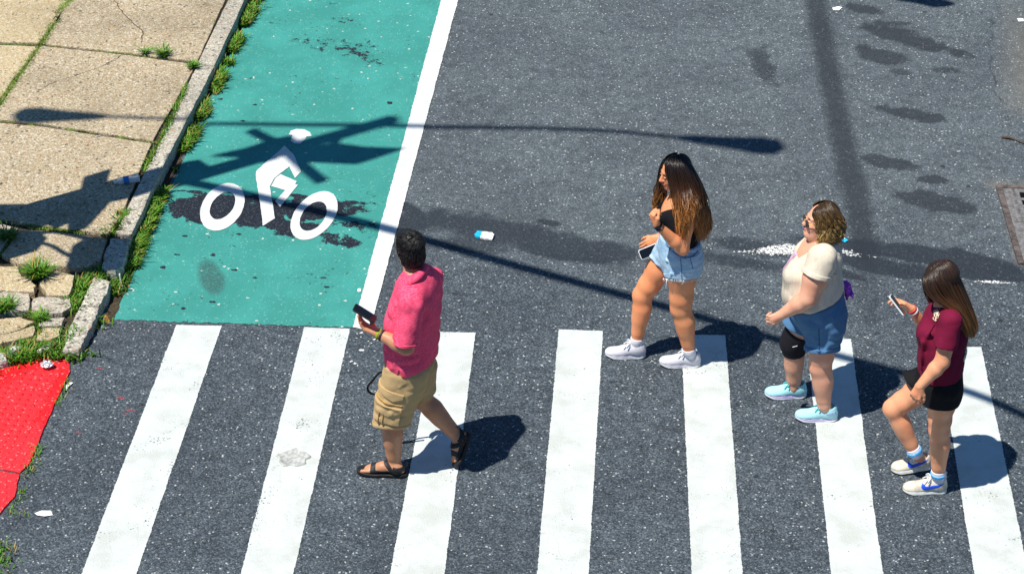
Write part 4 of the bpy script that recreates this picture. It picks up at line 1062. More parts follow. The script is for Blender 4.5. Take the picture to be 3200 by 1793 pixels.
def add_leg(F, h, k, a, r, back, k_=.03):
    """hip, knee, ankle; back = direction of the calf bulge"""
    rh, rm, rk, rc, ra = r
    F.chain([h, h+(k-h)*.4, h+(k-h)*.8, k], [rh, rm*.97, rm*.30+rk*.70, rk*.92], .035); F.cap(k, k+(a-k)*.5, rk*.86, (rk*.46+ra*.46), .035); F.cap(k+(a-k)*.5, a, (rk*.46+ra*.46), ra*.90, .035)
    c = k+(a-k)*.30+unit(back)*rc*.17; F.cap(k+(a-k)*.06+unit(back)*rc*.08, c, rk*.70, rc*.80, .05); F.cap(c, k+(a-k)*.80, rc*.80, ra*.86, .05)
    F.ell(k+unit(-np.asarray(back))*rk*.17, (rk*.70,)*3, None, .05)
def hair_mesh(name, guides, n, r, mat, parent, seed=0, jitter=.012, wave=(0, 0, 0), npts=22, groups=None, length_jit=.12, skull=None):
    """strands between neighbouring guide curves, drawn as ONE mesh"""
    rg = np.random.default_rng(seed); paths = []; rad = []; al = []
    G = [resample(g, npts) for g in guides]
    groups = groups or [list(range(len(G)))]
    tot = sum(len(g)-1 for g in groups)
    for g in groups:
        m = int(n*(len(g)-1)/tot)
        for s in range(m):
            u = rg.random()*(len(g)-1); i = min(int(u), len(g)-2); f = u-i
            P = G[g[i]]*(1-f)+G[g[i+1]]*f
            t = np.linspace(0, 1, npts)[:, None]
            off = rg.normal(size=3)*jitter; P = P+off*(.55+t*.8)
            am, fq, on = wave
            cl = int(u*14)*7+int((off[0]+off[1])*90); cr_ = np.random.default_rng(abs(cl)+seed*1000)
            ph = cr_.random(3)*6.28+rg.normal(size=3)*.35; fr = fq*(.75+.5*cr_.random()); env = sstep(on, min(1, on+.35), t)
            P = P+am*env*np.column_stack([np.sin(fr*t[:, 0]*6.28+ph[0]), np.sin(fr*t[:, 0]*6.28+ph[1]), .6*np.sin(fr*t[:, 0]*6.28+ph[2])])*(.7+.5*rg.random())
            if skull is not None:
                hf, cc, rr_ = skull; loc = (P-hf.o)@hf.R.T; q = (loc-np.array(cc))/np.array(rr_); nq = np.linalg.norm(q, axis=1)
                k_ = np.where(nq < 1, (1+.05*rg.random())/np.maximum(nq, .3), 1.); P = hf.o+(np.array(cc)+(loc-np.array(cc))*k_[:, None])@hf.R
            L = 1-length_jit*rg.random()
            P = resample(P, npts)[:max(6, int(npts*L))]
            paths.append(P); rr = r*(.6+.8*rg.random()); rad.append(rr*np.interp(np.linspace(0, 1, len(P)), [0, .1, .8, 1], [.7, 1, .85, .15])); al.append(np.repeat(np.linspace(0, L, len(P)), 4))
    V, Q = tube_arrays(paths, rad, 4)
    return V, Q, np.concatenate(al)
def hair_obj(name, strands, massF, h, mat, parent, zcol=None, clip=None):
    """base mass + strands joined in one mesh"""
    lo, hi = massF.bounds(.01); G = Grid(lo, hi, h); D = massF.eval(G)
    if clip is not None: D = clip(G, D)
    V0, Q0 = nets(D, G); V, Q, al = strands
    a0 = zcol(V0) if zcol else np.zeros(len(V0))
    Vj, Qj = join_arrays([(V0, Q0), (V, Q)])
    o = obj(name, Vj, Qj, mat, parent); add_attr(o, along=np.concatenate([a0, al])); return o
def footframe(heel, toe, up=(0, 0, 1)):
    return Frame(heel, toe-heel, up), np.linalg.norm(toe-heel)
def sole_d(G, L, w=1., grow=0.):
    """2-D outline of a right-or-left-neutral sole"""
    x, y = G.X, G.Y
    d = segd(x, y, (.034, 0), (.10*L/.28, 0), .031*w+grow)
    d = smin(d, segd(x, y, (.17*L/.28, .002), (.205*L/.28, .002), .043*w+grow), .05)
    return smin(d, segd(x, y, (L-.034, .004), (L-.040, .004), .034*w+grow), .04)
def shoe(root, heel, toe, M, mats, style='run', w=1., up=(0, 0, 1), high=1., swoosh=None, name='shoe', label=None):
    fr, L = footframe(heel, toe, up); k = L/.28; sh = empty(name, heel); sh.parent = root; sh.location = Vector(np.asarray(heel)-wloc(root))
    if label: sh['label'] = label
    st = .036 if style == 'run' else .030                          # sole thickness
    U = Field(); zb = st-.004
    U.ell((.048*k, 0, zb+.022), (.050*k, .039*w, .056), None, .02); U.ell((.125*k, 0, zb+.014), (.085*k, .036*w, .042), None, .03)
    U.ell((.200*k, .002, zb+.006), (.074*k, .044*w, .034 if style == 'run' else .039), None, .03); U.ell((.236*k, .003, zb+.004), (.042*k, .036*w, .026), None, .03); U.cap((.085*k, 0, zb+.045), (.15*k, 0, zb+.024), .030*w, .028*w, .03)
    U.cap((.040*k, 0, zb+.05), (.028*k, 0, zb+.066*high), .026*w, .016*w, .02); U.cap((.055*k, 0, zb+.045), (.055*k, 0, zb+.06*high), .037*w, .036*w, .02)
    U.cap((.10*k, 0, zb+.06), (.098*k, 0, zb+.085*high), .022*w, .018*w, .015)
    def upf(G):
        D = U.eval(G); D = smax(D, -(G.Z-zb), .004)
        hole = Field().cap((.058*k, 0, zb+.075), (.050*k, 0, zb+.2), .032*w, .040*w).eval(G)
        return smax(D, -hole, .006)
    build('upper', upf, (-.02, -.07, 0), (L+.02, .07, .19), .0032, mats['upper'], sh, M=fr.M)
    def sol(G, lo=0., hi=st, grow=0.):
        zc = .022*sstep(.62*L, 1.02*L, G.X)**1.5*.9+.010*(1-sstep(-.01, .06, G.X)) if style == 'run' else .012*sstep(.72*L, 1.02*L, G.X)
        d2 = sole_d(G, L, w, grow+.006*(1-G.Z/st))
        top = hi+(.010*(1-sstep(0, .09*k, G.X))+.004*sstep(.2*k, L, G.X) if style == 'run' else 0)
        d = smax(d2, np.maximum(lo+zc-G.Z, G.Z-top-zc*.8), .008)
        return d+0*G.Z
    build('sole', sol, (-.03, -.08, -.01), (L+.03, .08, .09), .0034, mats['sole'], sh, M=fr.M)
    if 'stripe' in mats:
        for z_ in (.60, .86):
            patch('stripe', sol, lambda G: np.abs(G.Z-st*z_-(.018*sstep(.62*L, 1.02*L, G.X)+.008*(1-sstep(-.01, .06, G.X))-.006*sstep(.05, .1, G.X)*(1-sstep(.12, .18, G.X))))-.0026+0*G.X+0*G.Y, .0016, (-.03, -.08, -.01), (L+.03, .08, .09), .0026, mats['stripe'], sh, M=fr.M)
    # laces: bars across the throat and a bow
    ps = []; rr = []
    for q in range(4):
        x = (.105+.020*q)*k; zt = zb+(.079-.0105*q)
        ps.append(np.array([fr(x, -.026*w, zt-.018), fr(x+.003, -.012*w, zt+.001), fr(x+.005, .012*w, zt+.001), fr(x, .026*w, zt-.018)])); rr.append(np.full(4, .0034))
    for s in (1, -1):
        ps.append(resample([fr(.105*k, 0, zb+.084), fr(.12*k, .030*s, zb+.092), fr(.135*k, .045*s, zb+.070), fr(.115*k, .028*s, zb+.078), fr(.105*k, 0, zb+.083)], 12)); rr.append(np.full(12, .0032))
        ps.append(resample([fr(.105*k, 0, zb+.083), fr(.135*k, .020*s, zb+.075), fr(.155*k, .034*s, zb+.052)], 8)); rr.append(np.full(8, .003))
    V, Q = tube_arrays(ps, rr, 5) if False else tube_arrays(ps, [r_*1.25 for r_ in rr], 6); obj('laces', V, Q, mats['lace'], sh)
    if swoosh:
        P = [(x*k, z) for x, z in swoosh]
        for s in (1,):
            patch('side_mark', upf, lambda G: np.maximum(polyd(G.X, G.Z, P), -(s*G.Y-.006))+0*G.X, .0022, (0, -.07, .01), (L, .07, .12), .0024, mats['mark'], sh, M=fr.M)
    return sh, fr, upf, L
def sock(root, a, d, r, z0, z1, mat, name='sock', fld=None):
    """band on the ankle between two heights along d"""
    F = fld; p = np.asarray(a)
    lo = np.minimum(p+d*z0, p+d*z1)-r-.03; hi = np.maximum(p+d*z0, p+d*z1)+r+.03
    return patch(name, F, lambda G: np.maximum(-(lin(G, p, d)-z0), lin(G, p, d)-z1), .004, lo, hi, .003, mat, root)
def phone(name, c, ax, wd, L, W, T, mat, edge, lab):
    ax = unit(ax); wd = unit(wd-ax*np.dot(wd, ax)); nn = np.cross(ax, wd)
    R = np.stack([ax, wd, nn]); root = empty(name, c); tag(root, lab, 'phone')
    def rb(G, l, w_, t, rad):
        d2 = np.sqrt(np.maximum(np.abs(G.X)-l/2+rad, 0)**2+np.maximum(np.abs(G.Y)-w_/2+rad, 0)**2)-rad
        return smax(d2, np.abs(G.Z)-t/2, .003)+0*G.Z
    M = (R.T, np.asarray(c, float))
    build('case', lambda G: rb(G, L, W, T, .013), (-L/2-.01, -W/2-.01, -T/2-.008), (L/2+.01, W/2+.01, T/2+.008), .0022, edge, root, M=M)
    for s in (1, -1):
        o_ = M[1]+nn*s*(T/2)
        build('screen' if s == 1 else 'back_plate', lambda G: rb(G, L-.007, W-.007, .003, .011), (-L/2-.01, -W/2-.01, -.006), (L/2+.01, W/2+.01, .006), .0018, mat, root, M=(R.T, o_))
    return root
def wrinkle(G, D, amp, sc=(14, 14, 10), off=0., ridge=False):
    near = np.abs(D) < .05
    I = np.argwhere(near)
    x, y, z = G.ax[0][I[:, 0]], G.ax[1][I[:, 1]], G.ax[2][I[:, 2]]
    q = n3(x*sc[0]+off, y*sc[1]+off*.7, z*sc[2]+off*1.3)
    q2 = n3((x+z*.4)*sc[0]*1.9+off+5, y*sc[1]*1.9, (z-x*.5)*sc[2]*1.9)
    v = (1-np.abs(2*q-1)*1.6)*.7+(q2-.5)*.6 if ridge else (q-.5)*1.4+(q2-.5)*.6
    D[near] += (amp*v).astype(np.float32)
    return D

def upper_arms(*arms):
    F = Field()
    for s, e, r in arms: F.chain([s, s+(e-s)*.5, e], [r[0], r[1], r[2]], .02)
    return F
def inward(P, c, d=.014):
    c = np.asarray(c); out = []
    for p in P:
        v = np.array((c[0]-p[0], c[1]-p[1], (c[2]-p[2]) if p[2] > c[2]-.05 else 0)); out.append(p+unit(v)*d)
    return out
# ------------------------------------------------------------------ the man in the pink shirt
def stations(C, yaw, ratio, rows):
    m = C.mpp(); out = []
    for r in rows:
        xl, xr, y = r[:3]; q = r[3] if len(r) > 3 else ratio
        c = C((xl+xr)/2, y); half = (xr-xl)/2*m
        rf = half/math.sqrt(math.cos(yaw)**2+(q*math.sin(yaw))**2)
        out.append((c[2], c[0], c[1], rf, rf*q))
    return out
def shrink(st, k): return [(z, x, y, a*k, b*k) for z, x, y, a, b in st]

def make_man():
    C = Survey(1050, 660, 1042/650, 11.42); m = C.mpp(); yaw = R_(23)
    fwd = np.array((-math.cos(yaw), math.sin(yaw), 0)); left = np.array((-math.sin(yaw), -math.cos(yaw), 0))
    SK = m_skin('tan_skin', (.52, .255, .14)); RED = m_cloth('heather_pink_jersey', (.88, .050, .145), (.80, .036, .115), 260., .85, ((.86, .24, .33), (60, 60, 300), .5))
    KH = m_cloth('khaki_cotton', (.52, .36, .175), (.45, .30, .14), 420., .9); KHD = m_cloth('khaki_stitch', (.44, .28, .11), None, 300.)
    loc = C.g(280, 1325)
    st = stations(C, yaw, 1.42, [(352, 432, 268), (330, 488, 300), (305, 520, 345), (275, 530, 420), (250, 527, 500), (240, 521, 560), (236, 514, 640), (240, 512, 700), (247, 508, 760), (252, 500, 840), (262, 490, 900)])
    hd = C(368, 190, .03); h = Frame(hd, (-.42, .88, -.10), (0, 0, 1))
    nb = C(392, 300, .02)
    sL = C(380, 470, -.205); eL = C(352, 682, -.275); wL = C(206, 610, -.19)
    sR = C(478, 345, .18); eR = C(440, 570, .24); wR = C(345, 740, .20)
    hL = C(345, 780, -.10); kL = C(272, 1035, -.11); aL = C(293, 1262, -.09)
    hR = C(410, 755, .09); kR = C(425, 935, .09); aR = C(612, 1128, .06)
    heelL = C.g(348, 1326); toeL = C.g(114, 1306); fL, LL = footframe(heelL, toeL)
    toeR = C.g(612, 1284)+(0, 0, .012); heelR = C(676, 1112, .07); fR, LR = footframe(heelR, toeR, (-.8, -.25, .3))
    B = Field(); B.loft(shrink(st, .86), yaw, .03)
    add_head(B, h, nb, .97, .056, 1.06)
    B.cap(sL, sR, .055, .055, .05)
    add_arm(B, sL, eL, wL, (.062, .055, .046, .047, .029)); add_arm(B, sR, eR, wR, (.062, .055, .046, .046, .029))
    # the hand under the telephone
    pc = C(130, 505, -.15)
    dL = unit(np.array((-.88, .28, .42))); nL = np.array((.30, .0, 1.))
    tips, th = add_hand(B, wL, dL, nL, 1, [(.25, .5, .5), (.3, .55, .6), (.35, .6, .6), (.45, .7, .6)], (.45, .65), 1.0)
    add_hand(B, wR, (-.25, .1, -.95), (-.3, -.9, 0), -1, (.5, .6, .5), (.3, .4), 1.0)
    for hp, kn, an, bk in ((hL, kL, aL, (.9, -.1, .1)), (hR, kR, aR, (.55, 0, .7))):
        add_leg(B, hp, kn, an, (.095, .085, .060, .062, .040), bk)
    for fr, an, L in ((fL, aL, LL), (fR, aR, LR)):
        B.cap(an, fr(.055, 0, .055), .038, .040, .03); B.ell(fr(.045, 0, .048), (.040, .030, .034), fr.R, .02); kf = L/.268
        B.chain([fr(.06, 0, .062), fr(.13*kf, 0, .060), fr(.190*kf, 0, .045)], [.034, .033, .025], .02); B.ell(fr(.185*kf, 0, .041), (.056, .042, .018), fr.R, .02)
        for i in range(5):
            y = -.032+.016*i; s = 1 if fr is fL else -1
            y2 = -y*s; ln = (.238-.011*i)*kf
            B.cap(fr(.200*kf, y2, .040), fr(ln+.006, y2*1.05, .036), .0105 if i else .0135, .0085 if i else .012, .004)
        for s in (1, -1): B.ell(an+fr.l*s*.033-fr.u*.012, (.014, .012, .016), None, .015)
    lo, hi = B.bounds(); o = build('person', B.eval, lo, hi, .0044, SK, None, loc)
    tag(o, 'man in a heather pink polo shirt and khaki cargo shorts holding a black phone', 'person')
    face_parts(o, h)
    # hair: short, black, swept
    H = Field(); e = lambda c, r, k=.02, op='+': H.ell(h(*c), r, h.R, k, op)
    e((-.024, 0, .042), (.096, .082, .088)); e((-.050, 0, -.014), (.062, .076, .068), .03); e((-.058, 0, -.060), (.042, .060, .042), .03); e((.030, .01, .090), (.055, .055, .032), .03)
    def hc(G, D):
        D = smax(D, np.minimum(lin(G, h(.012, 0, 0), h.f), -(lin(G, h(0, 0, .060), h.u))), .015); D = smax(D, -(Field().ell(h(-.004, .084, -.008), (.024, .03, .034), h.R).ell(h(-.004, -.084, -.008), (.024, .03, .034), h.R).eval(G)), .008)
        D = smax(D, -(lin(G, h(0, 0, -.098), h.u)), .01)
        return wrinkle(G, D, .004, (60, 60, 40), 3.)
    rg = np.random.default_rng(31); paths = []; rad = []
    cw = np.array((-.62, .15, .78))                                   # the crown, from which the hair is combed
    for q in range(1500):
        a = rg.random()*6.283; b = math.acos(1-rg.random()*1.35)
        d = np.array((math.sin(b)*math.cos(a), math.sin(b)*math.sin(a), math.cos(b)))
        if d[0] > .45 and d[2] < .35: continue
        p = np.array((-.026, 0, .040))+d*np.array((.095, .081, .088))
        if d[2] < .1: p = p+np.array((.0, 0, -.045))*rg.random()
        tdir = (d-cw)*.8+np.array((.1, .25, -.35))+rg.normal(size=3)*.16
        tdir -= d*(tdir@d); tdir = tdir/np.linalg.norm(tdir); ln = (.030+.02*rg.random())*(.6 if d[2] < .35 else 1.)
        pts = np.array([h(*(p+tdir*ln*t+d*(.001+.0065*math.sin(t*2.2)-.010*t*t))) for t in np.linspace(0, 1, 6)])
        paths.append(pts); rad.append(np.array([.0012, .0022, .0022, .002, .0015, .0005]))
    for q in range(900):
        d = rg.normal(size=3); d /= np.linalg.norm(d)
        if d[0] > .25: continue
        p = np.array((-.052, 0, -.030))+d*np.array((.060, .076, .076))
        if p[2] < -.092 or p[2] > .04: continue
        tdir = np.array((.15, -.1*d[1], -1.))+rg.normal(size=3)*.14; tdir -= d*(tdir@d); tdir /= np.linalg.norm(tdir); ln = .016+.016*rg.random()
        paths.append(np.array([h(*(p+tdir*ln*t+d*(.001+.003*math.sin(t*2.4)))) for t in np.linspace(0, 1, 6)])); rad.append(np.array([.0012, .0022, .0022, .002, .0015, .0005]))
    V, Q = tube_arrays(paths, rad, 4)
    HM = m_hair('black_hair', (.010, .009, .009), (.012, .011, .011), (.014, .013, .012), .50, .4)
    hair_obj('hair', (V, Q, np.concatenate([np.repeat(np.linspace(0, 1, 6), 4)]*len(paths))), H, .004, HM, o, None, hc)
    # glasses arm
    tube('glasses', [h(-.005, .078, .012), h(.05, .077, .018), h(.092, .062, .012)], .0025, RUBBER, o)
    # shirt
    armf = Field(); add_arm(armf, sL, eL, wL, (.062, .055, .046, .047, .029)); upf_ = upper_arms((sL, eL, (.062, .055, .046)))
    S = Field(); S.loft(st, yaw, .03); S.cap(sL, sR, .070, .070, .05); S.cap(nb-(0, 0, .06), sL+(0, 0, .02), .05, .06, .05); S.cap(nb-(0, 0, .06), sR+(0, 0, .02), .05, .06, .05)
    SL = Field().cap(sL, C(345, 672, -.268), .074, .086, .030).cap(sR, sR+(eR-sR)*.75, .072, .074, .035)
    for a, b, r in [((340, 520, -.26), (400, 600, -.25), .008), ((320, 600, -.27), (390, 640, -.26), .008), ((400, 500, -.22), (400, 640, -.22), .009)]: SL.cap(C(*a), C(*b), r, r*.6, .02)
    # drapery folds: shoulder blade, waist, belly
    for a, b, r in [((430, 450, -.14), (455, 590, -.06), .012), ((470, 420, -.08), (495, 560, .02), .010), ((300, 560, -.17), (250, 640, -.06), .012), ((300, 470, -.15), (275, 560, -.1), .010), ((330, 790, -.17), (480, 735, .0), .010), ((270, 740, -.14), (420, 780, -.13), .010), ((290, 700, -.17), (470, 690, -.08), .009)]:
        S.cap(C(*a), C(*b), r, r*.6, .03)
    he = C(346, 668, -.268); hn = unit(eL-sL)
    def shirt(G):
        D = S.eval(G)
        zz = C(330, 820, -.19)[2]
        D = smax(D, -(G.Z-zz-.012*np.sin(lin(G, C(330, 800), fwd)*14)-.0*G.X), .006)
        E = smax(smin(SL.eval(G), upf_.eval(G)-.013, .02), np.where(lin(G, sL, left) > -.12, lin(G, he, hn), -1).astype(np.float32), .006)
        E = smax(E, -(smax(armf.eval(G)-.006, -(lin(G, he-hn*.025, hn)), .01)), .006)
        D = wrinkle(G, smin(D, E, .014), .0105, (9, 9, 13), 2., True)
        # neck opening
        D = smax(D, -(Field().cap(nb-(0, 0, .02), nb+(0, 0, .2), .062, .075).eval(G)), .008)
        # side vent
        v = np.maximum(np.abs(lin(G, C(322, 810, -.19), fwd))-.012*np.clip((zz+.05-G.Z)/.05, 0, 1), np.maximum(G.Z-zz-.045, lin(G, C(322, 810, -.1), -left)))
        return smax(D, -v.astype(np.float32), .003)
    lo = np.minimum(S.bounds(.03)[0], SL.bounds(.03)[0]); hi = np.maximum(S.bounds(.03)[1], SL.bounds(.03)[1]); build('shirt', shirt, lo, hi, .0048, RED, o)
    topc = resample([C(405, 262, .13), C(436, 258, .07), C(437, 272, .0), C(415, 300, -.07), C(375, 322, -.095), C(335, 338, -.06), C(312, 338, -.01)], 26)
    botc = resample([C(425, 272, .16), C(462, 272, .09), C(462, 296, .0), C(432, 335, -.10), C(380, 365, -.135), C(325, 388, -.105), C(296, 372, -.03)], 26)
    up_ = np.array((0, 0, 1.)); o1 = np.cross(np.gradient(topc, axis=0), botc-topc); o1 /= np.linalg.norm(o1, axis=1)[:, None]; o1 *= np.sign((o1*np.array((0, -1., .6))).sum(1))[:, None]
    rows = [topc-o1*.010-up_*.004, topc+up_*.004, topc*.5+botc*.5+o1*.009, botc+o1*.006, botc-o1*.004, topc*.5+botc*.5-o1*.004]
    Vc = np.concatenate(rows); n_ = len(topc); Fc = []
    for r_ in range(6):
        for k in range(n_-1):
            a_, b_ = r_*n_+k, ((r_+1) % 6)*n_+k; Fc.append((a_, a_+1, b_+1, b_))
    Fc += [tuple(r_*n_ for r_ in range(6)), tuple(r_*n_+n_-1 for r_ in range(5, -1, -1))]
    obj('collar', Vc, Fc, RED, o)
    patch('sleeve_hem', lambda G: shirt(G), lambda G: np.maximum(slab(G, he-hn*.012, hn, .011), np.linalg.norm(he-sL)*0+lin(G, he, -left)-.085), .003, he-.13, he+.13, .003, RED, o)
    # shorts
    P = Field(); P.loft(stations(C, yaw, 1.3, [(262, 492, 740), (250, 494, 790), (240, 492, 830), (235, 480, 870), (240, 455, 900)]), yaw, .05)
    P.cap(C(312, 800, -.10), C(238, 1082, -.115), .098, .080, .05); P.cap(C(385, 800, -.10), C(296, 1086, -.115), .100, .084, .05)
    P.cap(C(415, 780, .09), C(428, 920, .09), .112, .10, .05)
    for a, b, r in [((300, 830, -.18), (330, 900, -.19), .010), ((360, 840, -.18), (320, 880, -.2), .010), ((395, 860, -.14), (345, 900, -.19), .010), ((250, 960, -.19), (330, 990, -.2), .012), ((280, 1010, -.2), (345, 1030, -.17), .010), ((400, 900, -.02), (350, 1050, -.14), .012)]:
        P.cap(C(*a), C(*b), r, r*.6, .02)
    ax = unit(C(262, 1090, -.115)-hL); hem = C(264, 1092, -.19); ax2 = unit(C(428, 930, .09)-hR+np.array((.05, 0, 0)))
    legs = Field(); add_leg(legs, hL, kL, aL, (.0, .05, .070, .070, .048), (.9, -.1, .1)); legs2 = Field(); add_leg(legs2, hR, kR, aR, (.0, .05, .068, .068, .046), (.55, 0, .7))
    def shorts(G):
        D = wrinkle(G, P.eval(G), .007, (13, 13, 16), 7., True)
        D = smax(D, lin(G, hem, (ax[0]*.15, -.30, -1.)/np.linalg.norm((ax[0]*.15, -.30, -1.))), .006)
        far = np.minimum(lin(G, C(418, 930, .09), unit(ax2+np.array((.25, 0, 0)))), G.Y-C.Y0+.0*G.Z)
        D = smax(D, far, .006)
        D = smax(D, -(smax(legs.eval(G), lin(G, hem-ax*.12, -ax), .02)), .01)
        return smax(D, -(smax(legs2.eval(G), lin(G, C(418, 930, .09)-ax2*.06, -ax2), .02)), .01)
    lo, hi = P.bounds(.03); build('shorts', shorts, lo, hi, .0046, KH, o)
    # cargo pockets, flaps and hem
    def pbox(G, pts):       # region: image-measured quad seen from the side
        uu = G.X+0*G.Z; vv = G.Z+(G.Y-11.22)*0
        return np.maximum(polyd(G.X+0*G.Z, G.Z+0*G.X, [tuple(C(x, y, -.20)[[0, 2]]) for x, y in pts])+0*G.Y, G.Y-C.Y0+.06)
    pk = [('pocket_flap', [(205, 890), (343, 918), (338, 940), (285, 952), (235, 930), (203, 908)], .008), ('cargo_pocket', [(190, 985), (325, 1010), (315, 1075), (182, 1055)], .010), ('pocket_flap', [(186, 962), (330, 985), (330, 1005), (260, 1030), (188, 1000)], .014), ('trim', [(196, 945), (335, 970), (333, 977), (195, 953)], .006)]
    for nm, pts, t in pk:
        w = np.array([C(x, y, -.2) for x, y in pts]); patch(nm, shorts, lambda G: pbox(G, pts), t, w.min(0)-(.03, .08, .03), w.max(0)+(.03, .14, .03), .0034, KHD if nm == 'trim' else KH, o)
    for q in range(2):
        pts = [(214+24*q, 1005), (217+22*q, 1006), (208+22*q, 1066), (203+22*q, 1065)]; w = np.array([C(x, y, -.2) for x, y in pts]); patch('trim', shorts, lambda G: pbox(G, pts), .0175, w.min(0)-(.03, .08, .03), w.max(0)+(.03, .14, .03), .003, KHD, o)
    w = hem; patch('leg_hem', shorts, lambda G: np.maximum(np.abs(lin(G, hem-ax*.016, (ax[0]*.15, -.30, -1.)/np.linalg.norm((ax[0]*.15, -.30, -1.))))-.012, G.Y-C.Y0-.0), .003, w-.18, w+.18, .0036, KH, o)
    # sandals
    for fr, L in ((fL, LL), (fR, LR)):
        sd = empty('sandal', fr.o); sd.parent = o; sd.location = Vector(fr.o-wloc(o))
        def sol(G):
            d2 = sole_d(G, L+.012, 1.06, .004); zc = .010*sstep(.68*L, 1.02*L, G.X)
            return smax(d2, np.maximum(-G.Z+zc, G.Z-.026-zc-.006*(1-sstep(0, .08, G.X))), .008)+0*G.Z
        build('sole', sol, (-.03, -.08, -.01), (L+.05, .08, .06), .0034, RUBBER, sd, M=(fr.R.T, fr(-.006, 0, 0)))
        ext = fr.o+np.array((0, 0, .05)); lo, hi = ext-.32, ext+.32
        lo = np.minimum.reduce([fr(x, y, z) for x in (-.05, .27) for y in (-.07, .07) for z in (.0, .16)]); hi = np.maximum.reduce([fr(x, y, z) for x in (-.05, .27) for y in (-.07, .07) for z in (.0, .16)])
        body = B.eval
        bg = {}
        def bf(G):
            if 'd' not in bg or bg['n'] != tuple(G.n): bg['d'] = B.eval(G); bg['n'] = tuple(G.n)
            return bg['d'].copy()
        X = lambda G: lin(G, fr.o, fr.f); Z = lambda G: lin(G, fr.o, fr.u); Yl = lambda G: lin(G, fr.o, fr.l)
        patch('toe_strap', bf, lambda G: np.maximum(np.abs(X(G)-.178*L/.268-.10*(Z(G)-.03))-.017, .018-Z(G)), .005, lo, hi, .0036, RUBBER, sd)
        patch('ankle_strap', bf, lambda G: np.maximum(np.abs((X(G)-.095)*.72-(Z(G)-.075)*.70)-.0135, np.maximum(.03-Z(G), Z(G)-.125)), .006, lo, hi, .0036, RUBBER, sd)
        patch('heel_strap', bf, lambda G: np.maximum(np.abs(Z(G)-.066-.12*X(G))-.013, X(G)-.075), .006, lo, hi, .0036, RUBBER, sd)
        patch('side_strap', bf, lambda G: np.maximum(np.abs(Z(G)-.046-.05*(.14-X(G)))-.011, np.maximum(np.abs(X(G)-.13)-.06, .018-np.abs(Yl(G)))), .005, lo, hi, .0036, RUBBER, sd)
        patch('heel_patch', bf, lambda G: np.maximum(np.abs(X(G)-.03-.4*(Z(G)-.04))-.016, np.maximum(.02-Z(G), Z(G)-.07)), .005, lo, hi, .0036, RUBBER, sd)
        tube('pull_loop', [fr(-.004, .004, .075), fr(-.018, .004, .10), fr(-.012, .0, .112), fr(-.002, -.004, .085)], .003, RUBBER, sd, n=10)
    # wrist band and watch
    wd = unit(wL-eL); 
    OLIVE = m_plain('olive_band', (.30, .36, .02), .7, .2, .35, 260., .3)
    patch('bracelet', B, lambda G: slab(G, wL-wd*.012, wd, .009), .005, wL-.07, wL+.07, .0028, OLIVE, o); patch('watch_band', B, lambda G: slab(G, wL-wd*.034, wd, .008), .005, wL-.09, wL+.07, .0028, RUBBER, o)
    ww = wL-wd*.034-np.array((.0, .0, 1.))*.036+np.array((0, -.012, 0)); f = Field().cap(ww-wd*.010, ww+wd*.010, .012, .012); lo, hi = f.bounds(.01); build('watch', f.eval, lo, hi, .003, SILVER, o)
    # strap loop swinging from the hidden hand
    st_ = tube('camera_strap', [C(300, 800, .16), C(225, 805, .14), C(185, 845, .12), (C(158, 880, .12)), C(170, 908, .12), C(205, 914, .13), C(290, 890, .15)], .0075, BLACKC, None, 8, 30, origin=C(200, 860, .12))
    tag(st_, 'thin black strap looping out in front of the khaki shorts', 'strap')
    # telephone
    ax_ = np.array((-.14, .03, .085)); wdv = np.array((-.02, -.072, .004)); ctr = C(144, 512, -.185)
    phone('phone', ctr, ax_, wdv, .158, .078, .011, GLASS_BLK, RUBBER, 'black phone held flat in the hand of the man in pink')
    return o
make_man()

def lofted_shorts(C, yaw, rows, ratio, legs, hems, k=.05):
    P = Field(); P.loft(stations(C, yaw, ratio, rows), yaw, k)
    for a, b, ra, rb in legs: P.cap(a, b, ra, rb, k)
    return P

